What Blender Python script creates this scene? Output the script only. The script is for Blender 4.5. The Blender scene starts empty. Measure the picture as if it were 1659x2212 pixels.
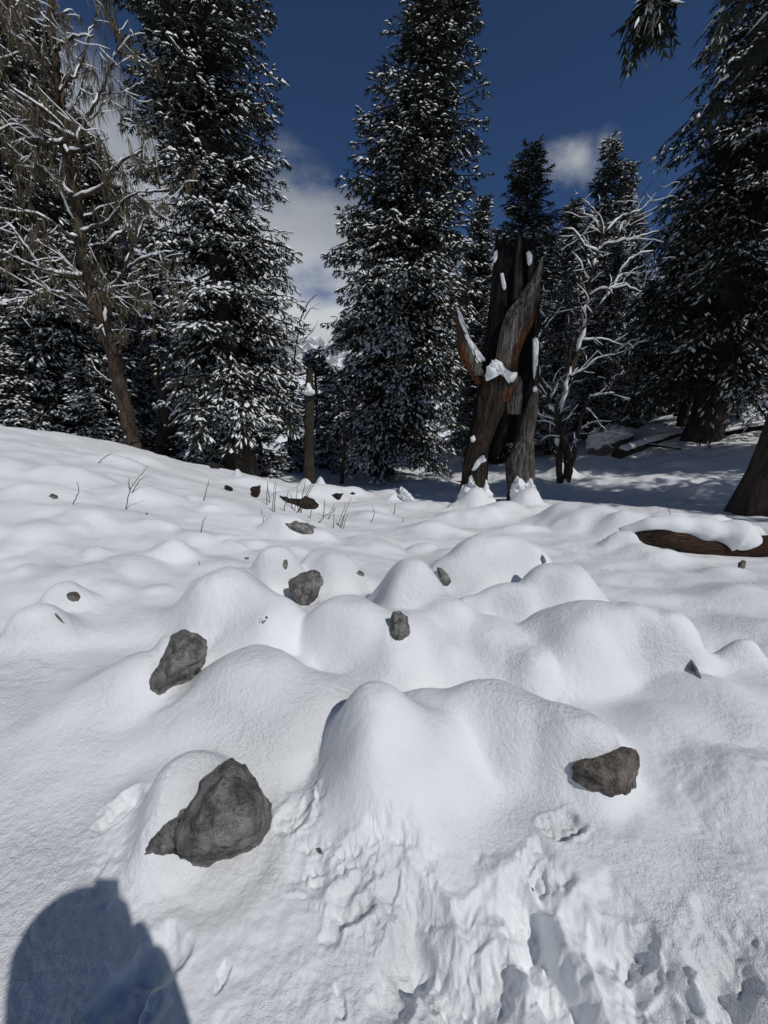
import bpy, bmesh, math, random
import numpy as np
from mathutils import Vector

SC = bpy.context.scene
COL = SC.collection

# ------------------------------------------------------------------ camera
W, H, F = 1659.0, 2212.0, 831.0          # design frame used to place points
PITCH = math.radians(16.0)
CAM = np.array((0.0, 0.0, 1.45))
cd = bpy.data.cameras.new('camera')
cd.sensor_fit = 'HORIZONTAL'
cd.angle_x = 2 * math.atan(W / 2 / F)
cd.clip_start = 0.03
cd.clip_end = 9000
cam = bpy.data.objects.new('camera', cd)
cam.location = CAM
cam.rotation_euler = (math.pi / 2 - PITCH, 0, 0)
COL.objects.link(cam)
SC.camera = cam

# ------------------------------------------------------------------ sky and sun
SUN_EL = math.radians(50)
SUN_AZ = math.radians(134.5)               # clockwise from +Y: behind the camera, to the right
sun_dir = Vector((math.sin(SUN_AZ) * math.cos(SUN_EL), math.cos(SUN_AZ) * math.cos(SUN_EL), math.sin(SUN_EL)))
wd = bpy.data.worlds.new('World')
SC.world = wd
wd.use_nodes = True
nt = wd.node_tree
nt.nodes.clear()


def N(nt, typ, **kw):
    n = nt.nodes.new(typ)
    for k, v in kw.items():
        if k.startswith('i_'):
            key = k[2:]
            key = int(key) if key.isdigit() else key.replace('_', ' ')
            n.inputs[key].default_value = v
        else:
            setattr(n, k, v)
    return n


def L(nt, a, b):
    nt.links.new(a, b)


def math_node(nt, op, a, b=None, clamp=False):
    n = nt.nodes.new('ShaderNodeMath')
    n.operation = op
    n.use_clamp = clamp
    for i, v in enumerate((a, b)):
        if v is None:
            continue
        if isinstance(v, (int, float)):
            n.inputs[i].default_value = v
        else:
            nt.links.new(v, n.inputs[i])
    return n.outputs[0]


def maprange(nt, v, a, b, c=0.0, d=1.0, smooth=True):
    n = nt.nodes.new('ShaderNodeMapRange')
    n.interpolation_type = 'SMOOTHSTEP' if smooth else 'LINEAR'
    nt.links.new(v, n.inputs[0])
    for i, x in enumerate((a, b, c, d)):
        n.inputs[i + 1].default_value = x
    return n.outputs[0]


def mix_col(nt, fac, a, b):
    n = nt.nodes.new('ShaderNodeMix')
    n.data_type = 'RGBA'
    if isinstance(fac, (int, float)):
        n.inputs[0].default_value = fac
    else:
        nt.links.new(fac, n.inputs[0])
    for i, v in ((6, a), (7, b)):
        if isinstance(v, tuple):
            n.inputs[i].default_value = v if len(v) == 4 else v + (1,)
        else:
            nt.links.new(v, n.inputs[i])
    return n.outputs[2]


sky = N(nt, 'ShaderNodeTexSky', sky_type='NISHITA', sun_disc=False, sun_elevation=SUN_EL, sun_rotation=SUN_AZ,
        altitude=3200, air_density=1.0, dust_density=0.0, ozone_density=10.0)
tc = N(nt, 'ShaderNodeTexCoord')
sep = N(nt, 'ShaderNodeSeparateXYZ')
L(nt, tc.outputs['Generated'], sep.inputs[0])
el = math_node(nt, 'ARCSINE', sep.outputs[2])
mp = N(nt, 'ShaderNodeMapping')
mp.inputs['Scale'].default_value = (2.2, 2.2, 4.5)
mp.inputs['Location'].default_value = (17.1, 1.3, 2.9)
L(nt, tc.outputs['Generated'], mp.inputs[0])
n1 = N(nt, 'ShaderNodeTexNoise', i_Scale=1.6, i_Detail=7.0, i_Roughness=0.55)
L(nt, mp.outputs[0], n1.inputs['Vector'])
n2 = N(nt, 'ShaderNodeTexNoise', i_Scale=2.6, i_Detail=4.0, i_Roughness=0.5)
L(nt, mp.outputs[0], n2.inputs['Vector'])
# bank of cloud low all round the horizon, ragged upper edge
edge = math_node(nt, 'ADD', math_node(nt, 'ADD', el, math_node(nt, 'MULTIPLY', sep.outputs[0], 0.24)), math_node(nt, 'MULTIPLY', math_node(nt, 'SUBTRACT', n1.outputs[0], 0.5), 0.55))
bank = maprange(nt, edge, math.radians(24.5), math.radians(13))
thick = maprange(nt, n2.outputs[0], 0.28, 0.50, 0.80, 1.0)
bank = math_node(nt, 'MULTIPLY', bank, thick)
# one small puff of cloud above the bank
pd = Vector((415, 1012, 505)).normalized()
dist = N(nt, 'ShaderNodeVectorMath', operation='DISTANCE')
mp2 = N(nt, 'ShaderNodeMapping')
mp2.inputs['Scale'].default_value = (1.0, 1.0, 1.7)
L(nt, tc.outputs['Generated'], mp2.inputs[0])
L(nt, mp2.outputs[0], dist.inputs[0])
dist.inputs[1].default_value = (pd.x, pd.y, pd.z * 1.7)
n3 = N(nt, 'ShaderNodeTexNoise', i_Scale=9.0, i_Detail=5.0, i_Roughness=0.55)
L(nt, tc.outputs['Generated'], n3.inputs['Vector'])
pe = math_node(nt, 'ADD', dist.outputs['Value'], math_node(nt, 'MULTIPLY', math_node(nt, 'SUBTRACT', n3.outputs[0], 0.5), 0.16))
puff = maprange(nt, pe, 0.082, 0.02, 0.0, 0.70)
mask = math_node(nt, 'MAXIMUM', bank, puff)
ccol = mix_col(nt, maprange(nt, n1.outputs[0], 0.32, 0.66), (6.6, 7.1, 7.7, 1), (11.2, 11.7, 12.3, 1))
skyc = mix_col(nt, mask, sky.outputs[0], ccol)
bg = N(nt, 'ShaderNodeBackground', i_Strength=0.105)
L(nt, skyc, bg.inputs[0])
wo = N(nt, 'ShaderNodeOutputWorld')
L(nt, bg.outputs[0], wo.inputs[0])

sl = bpy.data.lights.new('sun', 'SUN')
sl.energy = 4.8
sl.angle = math.radians(0.53)
sl.color = (1.0, 0.97, 0.93)
sun = bpy.data.objects.new('sun', sl)
sun.rotation_euler = sun_dir.to_track_quat('Z', 'Y').to_euler()
sun.location = (20, -20, 40)
COL.objects.link(sun)

vs = SC.view_settings
vs.view_transform = 'Standard'
vs.look = 'None'
vs.gamma = 1.0
vs.use_curve_mapping = False
vs.exposure = -1.06
SC.render.engine = 'CYCLES'
SC.cycles.use_denoising = True
SC.cycles.max_bounces = 6
SC.cycles.diffuse_bounces = 3
SC.cycles.glossy_bounces = 2
SC.cycles.transmission_bounces = 2
SC.cycles.sample_clamp_indirect = 6

# ------------------------------------------------------------------ helpers
CP, SP = math.cos(PITCH), math.sin(PITCH)


def ray(px, py):
    xo, yo = px - W / 2, py - H / 2
    return np.array((xo, F * CP - yo * SP, -(yo * CP + F * SP)))


def PY(px, py, Y):
    """point on the ray through (px,py) at forward distance Y"""
    d = ray(px, py)
    return CAM + d * (Y / d[1])


def project(x, y, z):
    dx, dy, dz = x - CAM[0], y - CAM[1], z - CAM[2]
    dep = dy * CP - dz * SP
    up = dy * SP + dz * CP
    dep = np.where(np.abs(dep) < 1e-4, 1e-4, dep)
    return W / 2 + F * dx / dep, H / 2 - F * up / dep, dep


_perm = np.random.RandomState(7).permutation(4096)


def _h(ix, iy, iz=0):
    return _perm[(_perm[(_perm[ix & 4095] + iy) & 4095] + iz) & 4095]


def perlin2(x, y, seed=0):
    xi, yi = np.floor(x).astype(np.int64), np.floor(y).astype(np.int64)
    xf, yf = x - xi, y - yi
    u = xf * xf * xf * (xf * (xf * 6 - 15) + 10)
    v = yf * yf * yf * (yf * (yf * 6 - 15) + 10)

    def g(ix, iy, dx, dy):
        a = _h(ix, iy, seed) * (2 * math.pi / 4096)
        return np.cos(a) * dx + np.sin(a) * dy
    n00 = g(xi, yi, xf, yf); n10 = g(xi + 1, yi, xf - 1, yf)
    n01 = g(xi, yi + 1, xf, yf - 1); n11 = g(xi + 1, yi + 1, xf - 1, yf - 1)
    return 1.4 * ((n00 * (1 - u) + n10 * u) * (1 - v) + (n01 * (1 - u) + n11 * u) * v)


def fbm2(x, y, o=4, seed=0, gain=0.5):
    s, a = 0, 1.0
    for i in range(o):
        s = s + a * perlin2(x * 2 ** i + 17.3 * i, y * 2 ** i - 9.1 * i, seed + i)
        a *= gain
    return s


def perlin3(p, seed=0):
    i = np.floor(p).astype(np.int64)
    f = p - i
    u = f * f * (3 - 2 * f)
    r = 0
    for dx in (0, 1):
        for dy in (0, 1):
            for dz in (0, 1):
                h = _h(i[:, 0] + dx, i[:, 1] + dy, i[:, 2] + dz + seed)
                w = ((u[:, 0] if dx else 1 - u[:, 0]) * (u[:, 1] if dy else 1 - u[:, 1]) * (u[:, 2] if dz else 1 - u[:, 2]))
                r = r + w * (h / 2047.5 - 1)
    return r


def fbm3(p, o=4, seed=0, gain=0.5):
    s, a = 0, 1.0
    for k in range(o):
        s = s + a * perlin3(p * 2 ** k + 13.7 * k, seed + k)
        a *= gain
    return s


def sstep(a, b, x):
    t = np.clip((x - a) / (b - a), 0, 1)
    return t * t * (3 - 2 * t)


def mesh_np(name, verts, faces, mats, smooth=True, matidx=None):
    verts = np.ascontiguousarray(verts, dtype=np.float32)
    me = bpy.data.meshes.new(name)
    me.vertices.add(len(verts))
    me.vertices.foreach_set('co', verts.ravel())
    if isinstance(faces, np.ndarray):
        k = faces.shape[1]
        nf = len(faces)
        me.loops.add(nf * k)
        me.loops.foreach_set('vertex_index', np.ascontiguousarray(faces, dtype=np.int32).ravel())
        me.polygons.add(nf)
        me.polygons.foreach_set('loop_start', np.arange(0, nf * k, k, dtype=np.int32))
        me.polygons.foreach_set('loop_total', np.full(nf, k, dtype=np.int32))
    me.polygons.foreach_set('use_smooth', np.full(nf, smooth, dtype=bool))
    if matidx is not None:
        me.polygons.foreach_set('material_index', np.ascontiguousarray(matidx, dtype=np.int32))
    for m in (mats if isinstance(mats, (list, tuple)) else [mats]):
        me.materials.append(m)
    me.update()
    me.validate()
    return me


def link(name, data, parent=None, loc=None, rotz=0.0, label=None, cat=None, group=None, kind=None):
    o = bpy.data.objects.new(name, data)
    COL.objects.link(o)
    if parent is not None:
        o.parent = parent
    if loc is not None:
        o.location = [float(c) for c in loc]
    if rotz:
        o.rotation_euler = (0, 0, rotz)
    if label:
        o['label'] = label
    if cat:
        o['category'] = cat
    if group:
        o['group'] = group
    if kind:
        o['kind'] = kind
    return o


class MB:
    """collects numpy triangles"""
    def __init__(self):
        self.v, self.f, self.n = [], [], 0

    def add(self, v, f):
        v = np.asarray(v, float)
        self.v.append(v)
        self.f.append(np.asarray(f, np.int64) + self.n)
        self.n += len(v)

    def mesh(self, name, mat, smooth=True):
        return mesh_np(name, np.vstack(self.v), np.vstack(self.f), mat, smooth)

    def empty(self):
        return self.n == 0


def tube(mb, pts, radii, sides=6, ridge=0.0, seed=0, cap=True, squash=1.0, up_off=None):
    """tube along a polyline; tris"""
    pts = np.asarray(pts, float)
    n = len(pts)
    radii = np.broadcast_to(np.asarray(radii, float), (n,))
    tan = np.gradient(pts, axis=0)
    tan /= np.linalg.norm(tan, axis=1)[:, None] + 1e-9
    ref = np.array((0.0, 1.0, 0.0))
    if abs(tan[:, 1]).mean() > 0.85:
        ref = np.array((1.0, 0, 0))
    a = np.cross(tan, ref)
    a /= np.linalg.norm(a, axis=1)[:, None] + 1e-9
    b = np.cross(tan, a)
    th = np.linspace(0, 2 * math.pi, sides, endpoint=False)
    rr = np.repeat(radii[:, None], sides, 1)
    if ridge:
        q = np.stack([np.cos(th)[None] * 2.2 + 0 * rr, np.sin(th)[None] * 2.2 + 0 * rr,
                      np.linspace(0, n * 0.22, n)[:, None] + 0 * rr], -1).reshape(-1, 3)
        rr = rr * (1 + ridge * fbm3(q + seed * 3.1, 3, seed).reshape(n, sides))
    v = pts[:, None] + rr[..., None] * (np.cos(th)[None, :, None] * a[:, None] + squash * np.sin(th)[None, :, None] * b[:, None])
    v = v.reshape(-1, 3)
    i, j = np.meshgrid(np.arange(n - 1), np.arange(sides), indexing='ij')
    A = i * sides + j
    B = i * sides + (j + 1) % sides
    f = np.concatenate([np.stack([A, B, B + sides], -1).reshape(-1, 3), np.stack([A, B + sides, A + sides], -1).reshape(-1, 3)])
    if cap:
        v = np.vstack([v, pts[0], pts[-1]])
        m = n * sides
        k = np.arange(sides)
        f = np.vstack([f, np.stack([np.full(sides, m), (k + 1) % sides, k], -1),
                       np.stack([np.full(sides, m + 1), (n - 1) * sides + k, (n - 1) * sides + (k + 1) % sides], -1)])
    mb.add(v, f)


def resample(pts, n):
    pts = np.asarray(pts, float)
    # Catmull-Rom through the points
    P = np.vstack([2 * pts[0] - pts[1], pts, 2 * pts[-1] - pts[-2]])
    m = len(pts) - 1
    t = np.linspace(0, m - 1e-6, n)
    i = t.astype(int)
    u = (t - i)[:, None]
    p0, p1, p2, p3 = P[i], P[i + 1], P[i + 2], P[i + 3]
    return 0.5 * (2 * p1 + (p2 - p0) * u + (2 * p0 - 5 * p1 + 4 * p2 - p3) * u ** 2 + (3 * p1 - p0 - 3 * p2 + p3) * u ** 3)


# ------------------------------------------------------------------ materials
def new_mat(name):
    m = bpy.data.materials.new(name)
    m.use_nodes = True
    t = m.node_tree
    t.nodes.clear()
    out = N(t, 'ShaderNodeOutputMaterial')
    p = N(t, 'ShaderNodeBsdfPrincipled')
    L(t, p.outputs[0], out.inputs[0])
    return m, t, p


def bump(t, p, h, dist, strength=1.0):
    b = N(t, 'ShaderNodeBump', i_Strength=strength, i_Distance=dist)
    L(t, h, b.inputs['Height'])
    L(t, b.outputs[0], p.inputs['Normal'])
    return b


def snow_mat(name, fine=True):
    m, t, p = new_mat(name)
    p.inputs['Roughness'].default_value = 0.62
    p.inputs['Specular IOR Level'].default_value = 0.28
    g = N(t, 'ShaderNodeTexCoord')
    a = N(t, 'ShaderNodeTexNoise', i_Scale=3.0, i_Detail=3.0)
    L(t, g.outputs['Object'], a.inputs['Vector'])
    L(t, mix_col(t, a.outputs[0], (0.80, 0.83, 0.85, 1), (0.87, 0.89, 0.905, 1)), p.inputs['Base Color'])
    if fine:
        b = N(t, 'ShaderNodeTexNoise', i_Scale=70.0, i_Detail=4.0, i_Roughness=0.65)
        c = N(t, 'ShaderNodeTexNoise', i_Scale=330.0, i_Detail=2.0, i_Roughness=0.6)
        L(t, g.outputs['Object'], b.inputs['Vector'])
        L(t, g.outputs['Object'], c.inputs['Vector'])
        d = N(t, 'ShaderNodeTexNoise', i_Scale=24.0, i_Detail=3.0, i_Roughness=0.6)
        L(t, g.outputs['Object'], d.inputs['Vector'])
        h = math_node(t, 'ADD', b.outputs[0], math_node(t, 'MULTIPLY', c.outputs[0], 0.4))
        h = math_node(t, 'ADD', h, math_node(t, 'MULTIPLY', d.outputs[0], 1.1))
        pm = N(t, 'ShaderNodeTexNoise', i_Scale=2.2, i_Detail=2.0)
        L(t, g.outputs['Object'], pm.inputs['Vector'])
        bn = bump(t, p, h, 0.010, 0.6)
        L(t, maprange(t, pm.outputs[0], 0.36, 0.66, 0.35, 1.0), bn.inputs['Strength'])
        # sparkle of single ice grains
        vo = N(t, 'ShaderNodeTexVoronoi', i_Scale=240.0)
        L(t, g.outputs['Object'], vo.inputs['Vector'])
        L(t, maprange(t, vo.outputs['Distance'], 0.06, 0.12, 0.12, 0.62), p.inputs['Roughness'])
    return m


def bark_mat(name, c1, c2, c3, scale=7.0, stretch=0.18, depth=0.03, axis=2):
    m, t, p = new_mat(name)
    p.inputs['Roughness'].default_value = 0.9
    p.inputs['Specular IOR Level'].default_value = 0.2
    g = N(t, 'ShaderNodeTexCoord')
    mp = N(t, 'ShaderNodeMapping')
    mp.inputs['Scale'].default_value = [stretch if k == axis else 1 for k in range(3)]
    L(t, g.outputs['Object'], mp.inputs[0])
    a = N(t, 'ShaderNodeTexNoise', i_Scale=scale, i_Detail=6.0, i_Roughness=0.65, i_Distortion=0.6)
    L(t, mp.outputs[0], a.inputs['Vector'])
    b = N(t, 'ShaderNodeTexNoise', i_Scale=1.3, i_Detail=3.0)
    L(t, g.outputs['Object'], b.inputs['Vector'])
    c = N(t, 'ShaderNodeTexVoronoi', feature='DISTANCE_TO_EDGE', i_Scale=scale * 1.6)
    L(t, mp.outputs[0], c.inputs['Vector'])
    col = mix_col(t, maprange(t, a.outputs[0], 0.35, 0.65), c1, c2)
    col = mix_col(t, maprange(t, b.outputs[0], 0.52, 0.68), col, c3)
    crack = maprange(t, c.outputs['Distance'], 0.0, 0.12)
    L(t, col, p.inputs['Base Color'])
    h = math_node(t, 'ADD', a.outputs[0], math_node(t, 'MULTIPLY', crack, 0.5))
    bump(t, p, h, depth, 1.0)
    return m


def rock_mat(name, c1, c2, stain):
    m, t, p = new_mat(name)
    p.inputs['Roughness'].default_value = 0.85
    p.inputs['Specular IOR Level'].default_value = 0.3
    g = N(t, 'ShaderNodeTexCoord')
    a = N(t, 'ShaderNodeTexNoise', i_Scale=14.0, i_Detail=8.0, i_Roughness=0.7)
    b = N(t, 'ShaderNodeTexNoise', i_Scale=4.5, i_Detail=4.0, i_Roughness=0.6)
    c = N(t, 'ShaderNodeTexNoise', i_Scale=90.0, i_Detail=4.0, i_Roughness=0.7)
    s = N(t, 'ShaderNodeTexNoise', i_Scale=3.0, i_Detail=5.0, i_Roughness=0.6)
    for n in (a, b, c):
        L(t, g.outputs['Object'], n.inputs['Vector'])
    mps = N(t, 'ShaderNodeMapping')
    mps.inputs['Location'].default_value = (3.1, 1.7, 5.2)
    L(t, g.outputs['Object'], mps.inputs[0])
    L(t, mps.outputs[0], s.inputs['Vector'])
    col = mix_col(t, maprange(t, a.outputs[0], 0.36, 0.66), c1, c2)
    speck = maprange(t, c.outputs[0], 0.56, 0.66)
    col = mix_col(t, math_node(t, 'MULTIPLY', speck, 0.55), col, (0.36, 0.355, 0.34, 1))
    c9 = N(t, 'ShaderNodeTexNoise', i_Scale=160.0, i_Detail=2.0)
    L(t, g.outputs['Object'], c9.inputs['Vector'])
    col = mix_col(t, maprange(t, c9.outputs[0], 0.60, 0.68, 0.0, 0.6), col, (0.03, 0.03, 0.028, 1))
    col = mix_col(t, maprange(t, s.outputs[0], 0.60, 0.72, 0.0, 0.7), col, stain)
    col = mix_col(t, maprange(t, b.outputs[0], 0.62, 0.70, 0.0, 0.7), col, (0.02, 0.02, 0.018, 1))
    # pale scratches and veins
    mpv = N(t, 'ShaderNodeMapping')
    mpv.inputs['Scale'].default_value = (1, 5.0, 4.0)
    mpv.inputs['Rotation'].default_value = (0.5, 0.9, 0.3)
    L(t, g.outputs['Object'], mpv.inputs[0])
    v = N(t, 'ShaderNodeTexVoronoi', feature='DISTANCE_TO_EDGE', i_Scale=9.0)
    L(t, mpv.outputs[0], v.inputs['Vector'])
    vein = maprange(t, v.outputs['Distance'], 0.03, 0.0, 0.0, 0.75)
    col = mix_col(t, math_node(t, 'MULTIPLY', vein, maprange(t, a.outputs[0], 0.45, 0.6)), col, (0.34, 0.34, 0.32, 1))
    L(t, col, p.inputs['Base Color'])
    f = N(t, 'ShaderNodeTexNoise', i_Scale=34.0, i_Detail=5.0, i_Roughness=0.7)
    L(t, g.outputs['Object'], f.inputs['Vector'])
    h = math_node(t, 'ADD', a.outputs[0], math_node(t, 'MULTIPLY', c.outputs[0], 0.25))
    h = math_node(t, 'ADD', h, math_node(t, 'MULTIPLY', f.outputs[0], 0.6))
    bump(t, p, h, 0.045, 1.0)
    return m


def flat_mat(name, col, rough=0.8, var=0.3, scale=6.0):
    m, t, p = new_mat(name)
    p.inputs['Roughness'].default_value = rough
    p.inputs['Specular IOR Level'].default_value = 0.25
    g = N(t, 'ShaderNodeTexCoord')
    a = N(t, 'ShaderNodeTexNoise', i_Scale=scale, i_Detail=4.0)
    L(t, g.outputs['Object'], a.inputs['Vector'])
    lo = tuple(c * (1 - var) for c in col)
    hi = tuple(min(1, c * (1 + var)) for c in col)
    L(t, mix_col(t, maprange(t, a.outputs[0], 0.3, 0.7), lo, hi), p.inputs['Base Color'])
    return m


M_SNOW = snow_mat('snow')
M_TSNOW = snow_mat('tree_snow', fine=False)
M_BARK = bark_mat('fir_bark', (0.025, 0.02, 0.016), (0.075, 0.06, 0.048), (0.06, 0.055, 0.05))
M_BARKB = bark_mat('brown_bark', (0.025, 0.018, 0.013), (0.085, 0.062, 0.045), (0.07, 0.06, 0.05), scale=10)
M_TWIG = flat_mat('dark_twig', (0.035, 0.028, 0.022), 0.9)
M_NEEDLE = flat_mat('fir_needles', (0.022, 0.028, 0.018), 0.65, 0.45, 1.1)
M_LICHEN = flat_mat('lichen', (0.10, 0.085, 0.055), 0.95, 0.4, 2.0)
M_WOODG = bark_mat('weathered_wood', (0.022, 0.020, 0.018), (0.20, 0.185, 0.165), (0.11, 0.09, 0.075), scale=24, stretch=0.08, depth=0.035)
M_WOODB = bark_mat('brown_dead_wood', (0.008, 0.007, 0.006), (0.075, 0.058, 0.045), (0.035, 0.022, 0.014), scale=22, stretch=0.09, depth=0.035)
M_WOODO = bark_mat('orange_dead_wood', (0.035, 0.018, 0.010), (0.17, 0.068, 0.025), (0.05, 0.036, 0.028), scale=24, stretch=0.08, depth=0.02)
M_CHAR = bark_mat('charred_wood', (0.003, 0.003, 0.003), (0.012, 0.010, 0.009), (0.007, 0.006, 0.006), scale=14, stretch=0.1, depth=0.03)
M_ROCK = rock_mat('grey_rock', (0.10, 0.098, 0.092), (0.44, 0.43, 0.41), (0.10, 0.075, 0.05, 1))
M_ROCKB = rock_mat('brown_rock', (0.08, 0.07, 0.06), (0.32, 0.28, 0.24), (0.09, 0.07, 0.05, 1))
M_LOGW = bark_mat('rotten_log_wood', (0.010, 0.007, 0.006), (0.085, 0.052, 0.034), (0.055, 0.028, 0.017), scale=20, stretch=0.10, depth=0.04, axis=0)
M_STALK = flat_mat('dry_stalk', (0.06, 0.045, 0.035), 0.9)

# ------------------------------------------------------------------ terrain
CTRL = [(0, -30, 1.0), (-20, -20, 1.5), (20, -20, 1.5), (0, -8, 0.1), (-8, -5, 0.5), (8, -5, 0.4),
        (0, 0, 0), (-1, 0, 0.01), (1, 0, 0), (0, 1.2, 0.0), (-1.5, 1.2, 0.05), (1.5, 1.2, 0.0), (-3.5, 0.8, 0.15), (3.5, 0.8, 0.1),
        (0, 2.5, -0.06), (-2.5, 2.5, 0.14), (2.5, 2.5, -0.08), (0, 4.5, -0.22), (-3.5, 4.5, 0.42), (3.5, 4.5, -0.22), (-6, 3, 0.6), (6, 3, 0.1),
        (0, 7.5, -0.55), (-2.2, 7.0, -0.22), (-6.4, 6.9, 0.80), (-6.1, 8.0, 0.62), (-5.1, 8.5, 0.26), (-3.8, 9.0, -0.12), (-2.5, 9.0, -0.38),
        (-9.5, 8.0, 1.05), (-12, 10, 0.6), (-8.5, 12, -0.1), (-6.1, 9.5, 0.36), (-4.5, 12, -0.9), (-9, 16, -0.9), (-16, 18, -0.6),
        (2.5, 8.0, -0.62), (4.3, 6.0, -0.30), (4.2, 5.0, -0.37), (6.2, 5.8, -0.35), (6, 9, -0.82), (7.5, 7.5, -0.52), (9.5, 7.5, -0.3),
        (0, 10.5, -1.0), (-0.1, 16, -1.6), (3.5, 14, -1.35), (4.5, 22, -1.9), (7, 13, -0.75), (11, 20, -0.15), (12.2, 15, 0.04), (13.7, 14, 0.46),
        (21, 22, 1.9), (16, 20, 1.0), (20, 12, 1.6), (0, 30, -2.6), (-6, 22, -2.0), (-20, 30, -2), (18, 32, 1.6), (35, 30, 5), (30, 5, 3), (-30, 5, 3),
        (0, 48, -5), (-30, 45, -5), (30, 50, 3)]
_cp = np.array(CTRL, float)


def _tps(r):
    r2 = r * r + 0.15
    return r2 * np.log(r2) * 0.5


_K = _tps(np.linalg.norm(_cp[:, None, :2] - _cp[None, :, :2], axis=2)) + np.eye(len(_cp)) * 0.6
_Pm = np.column_stack([np.ones(len(_cp)), _cp[:, :2]])
_A = np.block([[_K, _Pm], [_Pm.T, np.zeros((3, 3))]])
_sol = np.linalg.solve(_A, np.concatenate([_cp[:, 2], np.zeros(3)]))


def base_z(x, y):
    x = np.asarray(x, float); y = np.asarray(y, float)
    r = np.hypot(x, y) + 1e-6
    s = np.minimum(1, 48.0 / r)
    xs, ys = x * s, y * s
    z = _sol[-3] + _sol[-2] * xs + _sol[-1] * ys
    for (cx, cy, _), w in zip(CTRL, _sol):
        z = z + w * _tps(np.hypot(xs - cx, ys - cy))
    return z - 0.16 * np.maximum(0, r - 48) * (1 - 0.35 * sstep(60, 900, r))


def hit_fn(fn, px, py, dmax=60.0):
    d = ray(px, py)
    d = d / np.hypot(d[0], d[1])
    t = np.concatenate([np.linspace(0.25, 6, 1200), np.linspace(6, dmax, 1600)])
    x, y, z = CAM[0] + d[0] * t, CAM[1] + d[1] * t, CAM[2] + d[2] * t
    below = z < fn(x, y)
    i = int(np.argmax(below)) if below.any() else len(t) - 1
    return np.array((x[i], y[i], z[i])), t[i]


def G(px, py):
    return hit_fn(base_z, px, py)[0]


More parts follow.
